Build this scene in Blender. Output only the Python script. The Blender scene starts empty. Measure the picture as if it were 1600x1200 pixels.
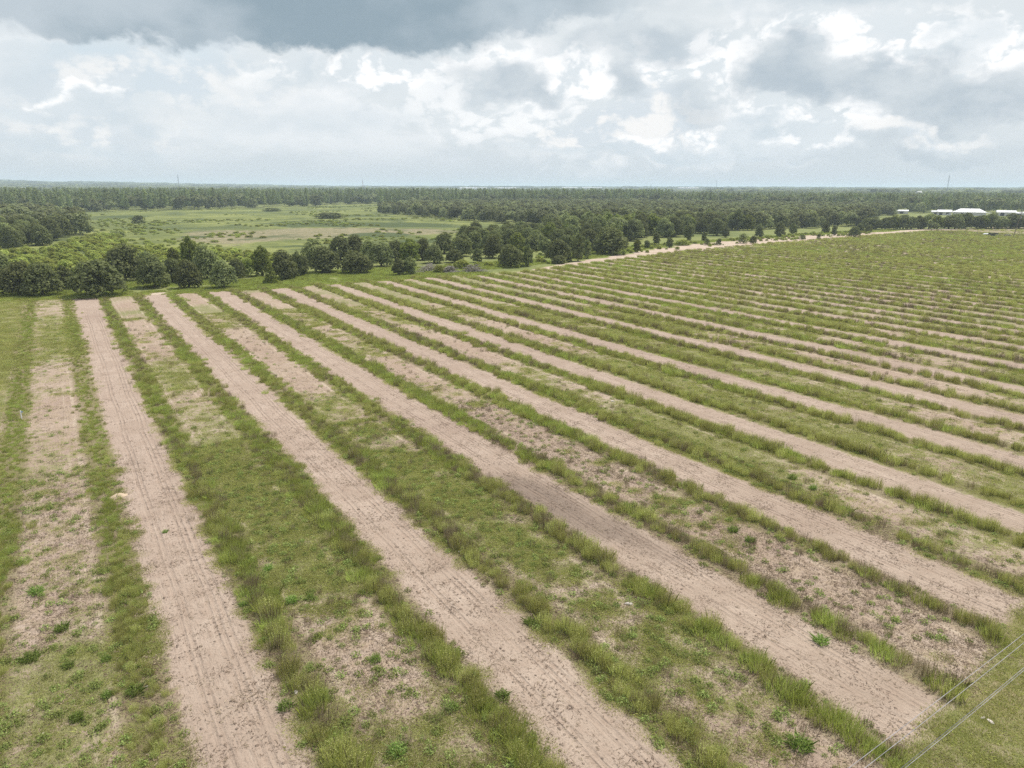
import bpy, math, random
import numpy as np
rng = np.random.default_rng(7)
random.seed(7)
C = bpy.context.scene.collection
R = math.radians

# ------------------------------------------------------------------ camera frame (1600x1200 photograph)
F, H = 1109.0, 24.0
YAW, PITCH, ROLL = R(32.4), R(15.5), R(0.14)
_r0 = np.array([math.cos(YAW), -math.sin(YAW), 0.0])
_f = np.array([math.sin(YAW)*math.cos(PITCH), math.cos(YAW)*math.cos(PITCH), -math.sin(PITCH)])
_u0 = np.cross(_r0, _f)
_r = _r0*math.cos(ROLL) + _u0*math.sin(ROLL)
_u = _u0*math.cos(ROLL) - _r0*math.sin(ROLL)
CAM = np.array([0, 0, H])

def ray(px, py):
    d = _f + _r*(px-800)/F - _u*(py-600)/F
    return d/np.linalg.norm(d)
def at(px, py, z=0.0):                       # the point at height z seen at a photograph pixel
    d = ray(px, py)
    return CAM + d*((z-H)/d[2])
def proj(P):
    q = np.asarray(P, float)-CAM
    w = q@_f
    w = np.where(np.abs(w) < 1e-6, 1e-6, w)
    return 800+F*(q@_r)/w, 600-F*(q@_u)/w, w
def in_view(P, m=220):
    x, y, w = proj(P)
    return (w > 1) & (x > -m) & (x < 1600+m) & (y > -200) & (y < 1200+m)

# ------------------------------------------------------------------ helpers
def tag(o, label=None, cat=None, group=None, kind=None):
    if label: o['label'] = label
    if cat: o['category'] = cat
    if group: o['group'] = group
    if kind: o['kind'] = kind
    return o
def link_mesh(name, me, mat=None, parent=None, loc=None):
    o = bpy.data.objects.new(name, me); C.objects.link(o)
    if mat and not me.materials: me.materials.append(mat)
    if parent: o.parent = parent
    if loc is not None: o.location = loc
    return o
def thing(name, label, cat, loc=(0, 0, 0), rz=0.0, group=None, scale=None):
    o = bpy.data.objects.new(name, None); C.objects.link(o)
    o.location = loc; o.rotation_euler = (0, 0, rz)
    if scale is not None: o.scale = scale
    o.empty_display_size = 0.3
    return tag(o, label, cat, group)
def np_mesh(name, V, faces, attrs=None, smooth=False):
    """V (n,3); faces: (m,k) array of equal-size polygons or list"""
    me = bpy.data.meshes.new(name)
    if isinstance(faces, np.ndarray):
        m, k = faces.shape
        me.vertices.add(len(V)); me.vertices.foreach_set('co', np.asarray(V, np.float32).ravel())
        me.loops.add(m*k); me.loops.foreach_set('vertex_index', faces.astype(np.int32).ravel())
        me.polygons.add(m); me.polygons.foreach_set('loop_start', np.arange(0, m*k, k, dtype=np.int32))
        me.update(calc_edges=True)
    else:
        me.from_pydata([tuple(v) for v in V], [], faces)
        me.update()
    for n, a in (attrs or {}).items():
        at_ = me.attributes.new(n, 'FLOAT', 'POINT'); at_.data.foreach_set('value', np.asarray(a, np.float32))
    if smooth: me.polygons.foreach_set('use_smooth', np.ones(len(me.polygons), bool))
    return me

class MB:                                    # collects simple solids into one mesh
    def __init__(s): s.v = []; s.f = []
    def box(s, c, d, rz=0.0):
        n = len(s.v); cx, cy, cz = c; a, b, e = d[0]/2, d[1]/2, d[2]/2
        for z in (-e, e):
            for x, y in ((-a, -b), (a, -b), (a, b), (-a, b)):
                s.v.append((cx+x*math.cos(rz)-y*math.sin(rz), cy+x*math.sin(rz)+y*math.cos(rz), cz+z))
        s.f += [(n, n+3, n+2, n+1), (n+4, n+5, n+6, n+7)]
        for i in range(4): s.f.append((n+i, n+(i+1) % 4, n+4+(i+1) % 4, n+4+i))
        return s
    def tube(s, pts, rad, seg=6):
        pts = [np.array(p, float) for p in pts]
        rad = rad if hasattr(rad, '__len__') else [rad]*len(pts)
        rings = []
        for i, p in enumerate(pts):
            t = pts[min(i+1, len(pts)-1)]-pts[max(i-1, 0)]; t = t/np.linalg.norm(t)
            a = np.cross(t, (0, 0, 1) if abs(t[2]) < .9 else (1, 0, 0)); a /= np.linalg.norm(a); b = np.cross(t, a)
            ring = []
            for k in range(seg):
                an = 2*math.pi*k/seg
                ring.append(len(s.v)); s.v.append(tuple(p+rad[i]*(a*math.cos(an)+b*math.sin(an))))
            rings.append(ring)
        for q0, q1 in zip(rings, rings[1:]):
            for k in range(seg): s.f.append((q0[k], q0[(k+1) % seg], q1[(k+1) % seg], q1[k]))
        s.f.append(tuple(rings[0][::-1])); s.f.append(tuple(rings[-1]))
        return s
    def poly(s, pts, faces):
        n = len(s.v); s.v += [tuple(p) for p in pts]; s.f += [tuple(n+i for i in f) for f in faces]; return s
    def mesh(s, name): return np_mesh(name, np.array(s.v), s.f)
    def build(s, name, mat, parent=None): return link_mesh(name, s.mesh(name), mat, parent)

# value noise in numpy (for planting densities)
def _h(i, j, seed):
    n = (i*374761393 + j*668265263 + seed*1442695041) & 0xffffffff
    n = ((n ^ (n >> 13))*1274126177) & 0xffffffff
    return ((n ^ (n >> 16)) & 0xffff)/65535.0
def vnoise(x, y, sc=1.0, seed=0, oct=3):
    x = np.asarray(x, float)*sc; y = np.asarray(y, float)*sc
    out = 0; amp = 1; tot = 0
    for o in range(oct):
        i = np.floor(x).astype(np.int64); j = np.floor(y).astype(np.int64)
        fx = x-i; fy = y-j; fx = fx*fx*(3-2*fx); fy = fy*fy*(3-2*fy)
        v = (_h(i, j, seed+o)*(1-fx)+_h(i+1, j, seed+o)*fx)*(1-fy)+(_h(i, j+1, seed+o)*(1-fx)+_h(i+1, j+1, seed+o)*fx)*fy
        out = out+amp*v; tot += amp; amp *= .5; x = x*2.03; y = y*2.03
    return out/tot

# ------------------------------------------------------------------ node expressions
class V:
    def __init__(s, nt, sock): s.nt = nt; s.s = sock
    def _m(s, op, *o, clamp=False):
        n = s.nt.nodes.new('ShaderNodeMath'); n.operation = op; n.use_clamp = clamp
        for i, q in enumerate((s,)+o):
            if isinstance(q, V): s.nt.links.new(q.s, n.inputs[i])
            else: n.inputs[i].default_value = float(q)
        return V(s.nt, n.outputs[0])
    def __add__(s, o): return s._m('ADD', o)
    __radd__ = __add__
    def __sub__(s, o): return s._m('SUBTRACT', o)
    def __rsub__(s, o): return (s*-1)+o
    def __mul__(s, o): return s._m('MULTIPLY', o)
    __rmul__ = __mul__
    def __truediv__(s, o): return s._m('DIVIDE', o)
    def abs(s): return s._m('ABSOLUTE')
    def clamp(s): return s._m('ADD', 0.0, clamp=True)
    def pow(s, e): return s._m('POWER', e)
    def step(s, a, b):
        n = s.nt.nodes.new('ShaderNodeMapRange'); n.interpolation_type = 'SMOOTHSTEP'
        s.nt.links.new(s.s, n.inputs[0])
        inv = a > b
        n.inputs[1].default_value = min(a, b); n.inputs[2].default_value = max(a, b)
        n.inputs[3].default_value = 1.0 if inv else 0.0; n.inputs[4].default_value = 0.0 if inv else 1.0
        return V(s.nt, n.outputs[0])
class NT:
    def __init__(s, nt): s.nt = nt; nt.nodes.clear()
    def node(s, t, **k):
        n = s.nt.nodes.new(t)
        for a, b in k.items(): setattr(n, a, b)
        return n
    def put(s, sock, v):
        if isinstance(v, V): s.nt.links.new(v.s, sock)
        elif isinstance(v, bpy.types.NodeSocket): s.nt.links.new(v, sock)
        elif isinstance(v, (tuple, list)) and len(v) == 3 and sock.type == 'RGBA': sock.default_value = (*v, 1)
        else: sock.default_value = v
    def noise(s, vec, scale, detail=3, rough=.55, dist=0.0, out='Fac'):
        n = s.node('ShaderNodeTexNoise'); s.put(n.inputs['Vector'], vec); n.inputs['Scale'].default_value = scale
        n.inputs['Detail'].default_value = detail; n.inputs['Roughness'].default_value = rough; n.inputs['Distortion'].default_value = dist
        return V(s.nt, n.outputs[out])
    def vor(s, vec, scale, out='Distance', feature='F1'):
        n = s.node('ShaderNodeTexVoronoi', feature=feature); s.put(n.inputs['Vector'], vec); n.inputs['Scale'].default_value = scale
        return V(s.nt, n.outputs[out])
    def attr(s, name):
        n = s.node('ShaderNodeAttribute', attribute_name=name); return V(s.nt, n.outputs['Fac'])
    def mix(s, f, a, b, mode='MIX'):
        n = s.node('ShaderNodeMix', data_type='RGBA', blend_type=mode)
        s.put(n.inputs[0], f); s.put(n.inputs[6], a); s.put(n.inputs[7], b)
        return V(s.nt, n.outputs[2])
    def xyz(s, x, y, z):
        n = s.node('ShaderNodeCombineXYZ')
        for i, q in enumerate((x, y, z)): s.put(n.inputs[i], q)
        return V(s.nt, n.outputs[0])
    def sep(s, v):
        n = s.node('ShaderNodeSeparateXYZ'); s.put(n.inputs[0], v); return [V(s.nt, q) for q in n.outputs]
    def pos(s): return V(s.nt, s.node('ShaderNodeNewGeometry').outputs['Position'])
    def rand(s): return V(s.nt, s.node('ShaderNodeObjectInfo').outputs['Random'])
    def vscale(s, v, sc):
        n = s.node('ShaderNodeVectorMath', operation='MULTIPLY'); s.put(n.inputs[0], v); n.inputs[1].default_value = sc
        return V(s.nt, n.outputs[0])
    def bump(s, h, strength=.5, dist=.1):
        n = s.node('ShaderNodeBump'); s.put(n.inputs['Height'], h); n.inputs['Strength'].default_value = strength; n.inputs['Distance'].default_value = dist
        return n.outputs[0]
    def surf(s, col, rough=.9, normal=None, spec=.2, metallic=0.0):
        b = s.node('ShaderNodeBsdfPrincipled'); s.put(b.inputs['Base Color'], col); s.put(b.inputs['Roughness'], rough)
        b.inputs['Specular IOR Level'].default_value = spec; b.inputs['Metallic'].default_value = metallic
        if normal is not None: s.put(b.inputs['Normal'], normal)
        o = s.node('ShaderNodeOutputMaterial'); s.nt.links.new(b.outputs[0], o.inputs[0]); return b, o
def material(name):
    m = bpy.data.materials.new(name); m.use_nodes = True; return m, NT(m.node_tree)

def foliage(name, c_dark, c_mid, c_light, trans=.3, ao=True):
    m, n = material(name)
    t = n.attr('tint'); rd = n.rand()
    col = n.mix(t.step(0, .55), c_dark, c_mid)
    col = n.mix((t*.75+rd*.5-.25).step(.45, 1.0), col, c_light)
    hsv = n.node('ShaderNodeHueSaturation'); n.put(hsv.inputs['Color'], col)
    n.put(hsv.inputs['Hue'], rd*.03+.487); n.put(hsv.inputs['Value'], rd*.5+.75)
    col = V(n.nt, hsv.outputs[0])
    d = n.node('ShaderNodeBsdfDiffuse'); n.put(d.inputs[0], col)
    tr = n.node('ShaderNodeBsdfTranslucent'); n.put(tr.inputs[0], n.mix(1.0, col, (1.0, 1.03, .7), 'MULTIPLY'))
    mx = n.node('ShaderNodeMixShader'); mx.inputs[0].default_value = trans
    n.nt.links.new(d.outputs[0], mx.inputs[1]); n.nt.links.new(tr.outputs[0], mx.inputs[2])
    o = n.node('ShaderNodeOutputMaterial'); n.nt.links.new(mx.outputs[0], o.inputs[0])
    return m
def plain(name, col, rough=.7, var=.15, scale=3.0, metallic=0.0, spec=.3):
    m, n = material(name)
    f = n.noise(n.pos(), scale, 4)
    c = n.mix(f.step(.3, .7), tuple(q*(1-var) for q in col), tuple(min(1, q*(1+var)) for q in col))
    n.surf(c, rough, spec=spec, metallic=metallic)
    return m

M = {}
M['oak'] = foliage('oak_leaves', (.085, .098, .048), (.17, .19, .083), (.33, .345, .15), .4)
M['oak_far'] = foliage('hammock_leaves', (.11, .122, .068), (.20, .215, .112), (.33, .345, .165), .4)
M['young'] = foliage('young_tree_leaves', (.10, .12, .036), (.17, .195, .05), (.28, .30, .09), .42)
M['scrub'] = foliage('scrub_leaves', (.19, .215, .06), (.29, .325, .08), (.41, .43, .13), .42)
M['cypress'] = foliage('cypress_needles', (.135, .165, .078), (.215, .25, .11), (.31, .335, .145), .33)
M['palm'] = foliage('palm_fronds', (.07, .08, .05), (.11, .12, .075), (.16, .17, .11), .2)
M['weed'] = foliage('weed_stems', (.30, .275, .14), (.405, .415, .14), (.56, .55, .23), .45)
M['grass'] = foliage('grass_blades', (.27, .30, .09), (.37, .42, .12), (.51, .54, .20), .45)
M['turf'] = foliage('turf_blades', (.31, .305, .125), (.42, .435, .155), (.54, .53, .24), .42)
M['forb'] = foliage('forb_leaves', (.17, .21, .07), (.25, .30, .09), (.36, .41, .14), .42)
M['herb'] = foliage('herb_leaves', (.15, .215, .06), (.235, .32, .085), (.34, .42, .13), .45)
M['dry'] = foliage('dry_stalks', (.17, .13, .09), (.27, .215, .15), (.42, .35, .25), .25)
M['litter'] = foliage('dead_litter', (.10, .07, .05), (.19, .14, .10), (.32, .25, .185), .05)
M['bark'] = plain('bark', (.10, .085, .07), .95, .35, 6)
M['greybark'] = plain('cypress_bark', (.24, .22, .19), .95, .3, 2)
M['deadwood'] = plain('dead_wood', (.24, .22, .19), .95, .35, 4)
M['white_metal'] = plain('white_metal_roof', (.52, .53, .54), .45, .06, .6)
M['grey_metal'] = plain('grey_metal_roof', (.48, .49, .50), .5, .12, .5)
M['wall'] = plain('pale_wall', (.55, .54, .52), .8, .12, .4)
M['opening'] = plain('dark_opening', (.03, .03, .032), .8, .2, 1)
M['pole'] = plain('weathered_wood', (.16, .13, .105), .9, .3, 5)
M['steel'] = plain('galvanised_steel', (.30, .32, .35), .5, .15, 1)
M['redpaint'] = plain('faded_red_paint', (.36, .12, .09), .6, .15, 1)
M['cable'] = plain('aluminium_cable', (.27, .26, .27), .7, .25, 2, spec=.2)
M['darkmetal'] = plain('dark_steel', (.05, .048, .047), .7, .3, 3)
M['rubber'] = plain('black_rubber', (.02, .02, .02), .9, .2, 4)
M['whiteplastic'] = plain('white_plastic', (.78, .79, .80), .5, .06, 4)
M['limerock'] = plain('pale_rock', (.42, .38, .34), .95, .35, 9)

# ------------------------------------------------------------------ field layout
P0, ROWP = 4.0, 13.5                       # first lane centre and lane spacing (lanes run along Y)
END = np.array([(-80, 198), (-8, 191), (3, 187), (15, 185), (30, 182), (44, 180), (57, 181), (84, 181), (94, 177), (121, 178), (138, 184), (163, 190),
                (204, 203), (274, 214), (326, 218), (365, 222), (423, 227), (520, 232)], float)
def y_end(x): return np.interp(x, END[:, 0], END[:, 1])
def y_start(x): return np.interp(x, [-80, 22, 28, 38, 44, 70, 120, 520], [-60, 8, 12.5, 13.5, 15, 16, 17, 19])
def lane_d(x, y):
    t = (x-P0+ (vnoise(x*0+y, np.floor((x-P0)/6.75+.5), .06, 3)-.5)*.5) % ROWP
    return np.minimum(t, ROWP-t)
def blobs(x, y, L):
    out = np.zeros_like(np.asarray(x, float))
    for (bx, by, rx, ry, v) in L:
        q = ((x-bx)/rx)**2+((y-by)/ry)**2
        out = out+v*np.exp(-q*1.3)
    return out
GB = [(10.7, 57, 3, 16, .55), (10.7, 33, 4, 11, -.04), (10.7, 100, 3, 28, .06), (24, 44, 3, 18, .5), (24, 22, 4, 9, -.12), (24, 110, 3, 40, -.22),
      (37.7, 45, 4, 9, -.5), (37.7, 33, 4, 6, .2), (37.7, 85, 3, 22, -.22), (51, 43, 4, 22, .35), (51, 100, 3, 20, -.45), (64.7, 55, 4, 25, .25), (64.7, 110, 3, 22, -.2),
      (78, 75, 4, 25, .1), (-2.2, 62, 1.8, 9, -.14), (-2.0, 88, 1.6, 6, -.4), (-3.2, 72, 2, 14, .10), (-2.0, 110, 1.6, 3, -.4), (-2.7, 145, 3, 38, .3), (-2.7, 36, 3, 12, .32), (-3.6, 43, 1.2, 3, -.4), (-12, 110, 5, 90, .35),
      (95, 52, 14, 12, -.6), (37.7, 20, 7, 11, -.42), (24, 14, 5, 8, -.2), (51, 22, 6, 9, -.25), (220, 140, 90, 45, .35), (330, 190, 90, 45, .45)]
DB = [(30, 43, 3.2, 10, .9), (32, 33, 2, 7, .5), (33, 130, 2, 16, .5), (104, 120, 10, 9, .6), (152, 130, 2, 14, .7), (98, 60, 10, 5, .5), (72, 40, 2, 6, .45), (120, 77, 14, 4, .5), (-5, 60, 1.2, 14, .5), (3.4, 69, 1.2, 6, .5)]
def green_at(x, y):
    g = .52+.14*np.clip((x-45)/60, 0, 1)+ (vnoise(x, y, .09, 11)-.5)*1.0 + (vnoise(x, y, .35, 12)-.5)*.4 + blobs(x, y, GB)
    far = np.clip((y-120)/80, 0, 1)
    return g+far*.06

# field sheet
xs = np.arange(-90, 521, 1.0); ys = np.arange(-40, 236, 1.0)
GX, GY = np.meshgrid(xs, ys)
nx, ny = len(xs), len(ys)
ye = y_end(GX); Yc = np.minimum(GY, ye+1.0)
Vv = np.stack([GX.ravel(), Yc.ravel(), np.full(GX.size, .004)], 1)
ii, jj = np.meshgrid(np.arange(nx-1), np.arange(ny-1))
a = (jj*nx+ii).ravel(); q = np.stack([a, a+1, a+1+nx, a+nx], 1)
keep = (GY[:-1, :-1].ravel() < ye[:-1, :-1].ravel()+.0)
q = q[keep]
gval = green_at(Vv[:, 0], Vv[:, 1]); dval = blobs(Vv[:, 0], Vv[:, 1], DB)
verge = np.clip((y_start(Vv[:, 0])-Vv[:, 1])/1.5+.5, 0, 1)*(Vv[:, 0] > 18)
verge = np.maximum(verge, np.clip((-7.3-Vv[:, 0])/.8+.5, 0, 1))
headland = np.clip((Vv[:, 1]-(y_end(Vv[:, 0])-6))/5, 0, 1)
field_me = np_mesh('field', Vv, q, dict(green=gval, dark=dval, verge=verge, headland=headland))

m, n = material('field_soil'); M['field'] = m
P = n.pos(); px_, py_, _ = n.sep(P)
wob = (n.noise(n.xyz(px_*.15, py_*.06, 0.0), 1.0, 2)-.5)*.9
nf = n.noise(P, 5.5, 5, .65); nm = n.noise(P, 1.3, 4, .6); nl = n.noise(P, .22, 4, .6); nvl = n.noise(P, .05, 3)
d = (px_-P0+wob)._m('PINGPONG', ROWP/2)
g = n.attr('green'); dk = n.attr('dark'); vg = n.attr('verge'); hd = n.attr('headland')
inlane_x = px_.step(-3.0, -2.0)
narrow = px_.step(30, 90)*.55
lane = (d+narrow+(nm-.5)*1.3+(nl-.5)*.6).step(2.45, 1.95)*inlane_x
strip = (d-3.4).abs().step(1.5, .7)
streak = n.noise(n.xyz(px_*6.0, py_*.35, 0.0), 1.0, 4, .65)       # drag marks along the rows
streakx = n.noise(n.xyz(px_*.9, py_*5.0, 0.0), 1.0, 4, .7)         # cross ripples
sand = n.mix(nl.step(.3, .7), (.30, .232, .182), (.385, .308, .248))
sand = n.mix(nm.step(.42, .75)*.45, sand, (.275, .20, .155))
sand = n.mix((nvl*.6+nl*.4).step(.50, .66)*.5, sand, (.23, .165, .128))
sand = n.mix(streak.step(.52, .72)*.5, sand, (.25, .18, .135))
sand = n.mix(streak.step(.42, .28)*.35, sand, (.49, .41, .33))
speck = (nf+ (nl-.5)*.25).step(.56, .68)
sand = n.mix(py_.step(70, 15)*.15, sand, n.mix(nl.step(.3, .7), (.315, .26, .185), (.39, .325, .24)))
sand = n.mix(speck*.5, sand, (.15, .105, .075))
clod = n.vor(P, 2.6).step(.22, .10)*(nm+nl-.2).step(.7, .95)
sand = n.mix(clod*.6, sand, (.13, .09, .065))
damp = (dk+(nl-.5)*.7+(streak-.5)*.5).step(.25, .8)
sand = n.mix(damp*.75, sand, (.15, .115, .09))
# wheel ruts
rut = None
for o in (-.95, -.62, .62, .95, 1.35):
    k = (d*1.0+(nl-.5)*.25).abs() if False else ((px_-P0+(n.noise(n.xyz(px_*0.0, py_*.05, 0.0), 1.0, 2)-.5)*.8+6.75)._m('FLOORED_MODULO', ROWP)-6.75-o).abs().step(.19, .04)
    rut = k if rut is None else rut+k
rut = (rut*((nl-.5)*2.2+(nm-.5)*1.6+.55)).clamp()*lane*py_.step(175, 150)*(1.0-vg).clamp()
sand = n.mix(rut*.26, sand, (.21, .15, .11))
straw = n.mix(nf.step(.35, .65), (.255, .19, .13), (.40, .325, .235))
straw = n.mix(streakx.step(.5, .62)*.6, straw, (.20, .14, .10))
bed = n.mix(nm.step(.35, .6)*.8, sand, straw)
bed = n.mix(nvl.step(.4, .6)*.3, bed, (.26, .18, .14))
d2 = (px_-P0+(n.noise(n.xyz(px_*0.0, py_*.08, 3.0), 1.0, 2)-.5)*.7)._m('PINGPONG', ROWP/2)
sline = ((d2-4.85).abs().step(.26, .08)+(d2-5.7).abs().step(.16, .04)*.6).clamp()*((nl-.5)*3.2+(nm-.5)*2.2+.38).clamp()*(1.0-vg).clamp()*(px_+4.6).abs().step(.6, 1.6)
gcov = (g*.9+(nm-.5)*1.2+(nf-.5)*1.3).step(.40, .70)
gcol = n.mix(nf.step(.35, .65), (.13, .135, .055), (.225, .23, .09))
gcol = n.mix(nl.step(.35, .7)*.6, gcol, (.225, .21, .105))
bed = n.mix(gcov*.88, bed, gcol)
bed = n.mix(sline*.75, bed, (.44, .365, .28))
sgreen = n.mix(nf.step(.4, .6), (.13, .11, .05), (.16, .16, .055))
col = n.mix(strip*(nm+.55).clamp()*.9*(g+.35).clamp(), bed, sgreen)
col = n.mix(lane, col, n.mix((nf-.62+(g-.5)*.05).step(.06, .12)*.6, sand, (.16, .17, .06)))
hcol = n.mix((nm+(nf-.5)).step(.35, .6), (.18, .195, .07), (.26, .245, .12))
hcol = n.mix((nl*.6+nf*.4).step(.56, .62), hcol, (.37, .295, .22))
vcol = n.mix((nf+(nl-.5)*.8).step(.35, .62), (.26, .215, .125), (.18, .19, .075))
vcol = n.mix(streakx.step(.45, .7)*.5, vcol, (.22, .20, .075))
vcol = n.mix((nm*.6+nl*.5+(nf-.5)*.4).step(.56, .66)*.7*px_.step(5, 20), vcol, (.33, .27, .19))
col = n.mix((vg+(nm-.5)*.9).step(.4, .6), col, vcol)
col = n.mix((hd+(nm-.5)*.8).step(.5, .8), col, hcol)
hgt = nf*.5+nm*.6+streak*.35+streakx*.25-rut*.35
n.surf(col, .95, n.bump(hgt+clod*.5, 1.0, .24), spec=.1)
tag(link_mesh('field', field_me, M['field']), kind='structure')

# ------------------------------------------------------------------ the wider ground, marsh, tracks
def disc(name, rad, z, seg=64, rings=(60, 250, 600, 1200, 2500, 5000, 9000, 14000)):
    V_ = [(0, 0, z)]; Fc = []
    for r_ in rings:
        for k in range(seg):
            an = 2*math.pi*k/seg; V_.append((r_*math.cos(an), r_*math.sin(an), z))
    for k in range(seg): Fc.append((0, 1+k, 1+(k+1) % seg))
    for i in range(len(rings)-1):
        for k in range(seg):
            b0 = 1+i*seg; Fc.append((b0+k, b0+seg+k, b0+seg+(k+1) % seg, b0+(k+1) % seg))
    return np_mesh(name, np.array(V_), Fc)
m, n = material('meadow_grass'); M['meadow'] = m
P = n.pos(); a1 = n.noise(P, .9, 5, .65); a2 = n.noise(P, .08, 4); a3 = n.noise(P, .012, 3)
c = n.mix(a1.step(.35, .62), (.13, .145, .05), (.215, .23, .08)); c = n.mix(a2.step(.42, .65)*.6, c, (.12, .15, .04)); c = n.mix(a3.step(.5, .65)*.5, c, (.07, .095, .035))
n.surf(c, .95, n.bump(a1, .8, .3), spec=.1)
tag(link_mesh('ground', disc('ground', 14000, -.02), M['meadow']), kind='structure')

# marsh: grid clipped by an outline traced on the ground
def poly_px(pts): return np.array([at(x, y)[:2] for x, y in pts])
def inside(poly, x, y):
    x = np.asarray(x, float); y = np.asarray(y, float); c_ = np.zeros(x.shape, bool); j = len(poly)-1
    for i in range(len(poly)):
        xi, yi = poly[i]; xj, yj = poly[j]
        cond = ((yi > y) != (yj > y)) & (x < (xj-xi)*(y-yi)/((yj-yi) if yj != yi else 1e-9)+xi)
        c_ ^= cond; j = i
    return c_
MARSH = poly_px([(-60, 334), (100, 332), (300, 328), (470, 323), (590, 321), (600, 334), (700, 342), (810, 352), (840, 362), (760, 376), (640, 386), (560, 400), (420, 412), (250, 405), (160, 398), (60, 400), (-60, 398)])
mx0, my0 = MARSH.min(0); mx1, my1 = MARSH.max(0)
xs = np.arange(mx0, mx1, 4.0); ys = np.arange(my0, my1, 4.0); GX, GY = np.meshgrid(xs, ys); nx, ny = len(xs), len(ys)
Vv = np.stack([GX.ravel(), GY.ravel(), np.full(GX.size, -.014)], 1)
ii, jj = np.meshgrid(np.arange(nx-1), np.arange(ny-1)); a = (jj*nx+ii).ravel(); q = np.stack([a, a+1, a+1+nx, a+nx], 1)
cx = Vv[q].mean(1); q = q[inside(MARSH, cx[:, 0]+ (vnoise(cx[:, 0], cx[:, 1], .05, 5)-.5)*30, cx[:, 1]+(vnoise(cx[:, 0], cx[:, 1], .05, 6)-.5)*30)]
_px, _py, _ = proj(Vv)
def pblob(L):
    o_ = np.zeros(len(Vv))
    for (bx, by, rx, ry, v) in L:
        p = at(bx, by)[:2]; e1 = at(bx+rx, by)[:2]-p; e2 = at(bx, by-ry)[:2]-p
        A = np.stack([e1, e2], 1); uv = np.linalg.solve(A, (Vv[:, :2]-p).T)
        o_ += v*np.exp(-1.2*(uv**2).sum(0))
    return o_
tanv = pblob([(430, 366, 130, 9, 1.0), (340, 372, 60, 10, .6), (560, 360, 110, 6, .7), (660, 362, 60, 5, .6), (250, 340, 30, 2, .3)])
drk = pblob([(520, 350, 120, 5, .8), (660, 352, 60, 3, .9), (590, 367, 60, 5, .8), (300, 370, 45, 2, .7), (200, 338, 50, 3, .6), (240, 352, 40, 2, .5), (650, 378, 60, 4, .6), (450, 385, 90, 3, .5)])
marsh_me = np_mesh('marsh', Vv, q, dict(tan=tanv, dark=drk))
m, n = material('marsh_reeds'); M['marsh'] = m
P = n.pos(); a1 = n.noise(P, .35, 5, .7); a2 = n.noise(P, .035, 5, .6); a3 = n.noise(P, .012, 4, .6)
c = n.mix(a2.step(.38, .6), (.115, .135, .042), (.205, .22, .068))
c = n.mix((a3+(a2-.5)*.6).step(.48, .6)*.8, c, (.08, .10, .038))
c = n.mix((n.attr('tan')+(a2-.5)*1.7+(a1-.5)*.5).step(.33, .58)*.9, c, n.mix(a1.step(.4, .6), (.15, .14, .075), (.30, .25, .165)))
c = n.mix((n.attr('dark')+(a2-.5)*1.6).step(.30, .42)*.9, c, (.06, .08, .03))
c = n.mix((a2*.6+a3*.4+(a1-.5)*.2).step(.54, .6)*.75, c, (.07, .09, .035))
c = n.mix((a1*.5+n.noise(P, .11, 4, .65)*.5).step(.5, .62)*.6, c, (.06, .08, .025))
n.surf(c, .95, n.bump(a1, 1.0, .8), spec=.1)
tag(link_mesh('marsh', marsh_me, M['marsh']), kind='structure')

m, n = material('track_sand'); M['track'] = m
P = n.pos(); a1 = n.noise(P, 1.2, 5, .65); a2 = n.noise(P, .15, 4)
c = n.mix(a2.step(.35, .65), (.36, .28, .215), (.44, .365, .29)); c = n.mix(a1.step(.52, .7)*.6, c, (.27, .19, .145)); c = n.mix(((a1+a2)*.5).step(.55, .62)*.7, c, (.19, .19, .07))
n.surf(c, .95, n.bump(a1, .7, .15), spec=.1)
def track(name, pts, widths, z):
    L = []; pts = np.array(pts, float)
    s = np.r_[0, np.cumsum(np.linalg.norm(np.diff(pts, axis=0), axis=1))]; t = np.arange(0, s[-1], 1.5)
    X = np.interp(t, s, pts[:, 0]); Y = np.interp(t, s, pts[:, 1]); W = np.interp(t, s, widths)
    T = np.stack([np.gradient(X), np.gradient(Y)], 1); T /= np.linalg.norm(T, axis=1)[:, None]; Nn = np.stack([-T[:, 1], T[:, 0]], 1)
    wl = W*(.35+.55*vnoise(t, t*0, .25, 21)); wr = W*(.35+.55*vnoise(t, t*0+9, .25, 22))
    A = np.stack([X, Y], 1)+Nn*wl[:, None]; B = np.stack([X, Y], 1)-Nn*wr[:, None]
    V_ = np.concatenate([np.c_[A, np.full(len(A), z)], np.c_[B, np.full(len(B), z)]]); k = len(A); i_ = np.arange(k-1)
    tag(link_mesh(name, np_mesh(name, V_, np.stack([i_, i_+k, i_+k+1, i_+1], 1)), M['track']), kind='structure')
track('dirt_track', [at(x, y)[:2] for x, y in [(838, 422), (890, 413), (960, 404), (1050, 391), (1130, 384), (1200, 378), (1300, 370), (1360, 365), (1440, 360), (1510, 357.5)]],
      [2.5, 4, 7, 12, 20, 24, 22, 13, 9, 6], .010)
track('dirt_track', [at(x, y)[:2] for x, y in [(-40, 470), (30, 467), (120, 465), (180, 462), (240, 459), (300, 458)]], [2.0, 2.6, 4.4, 4.2, 3.2, 1.5], .012)

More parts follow.
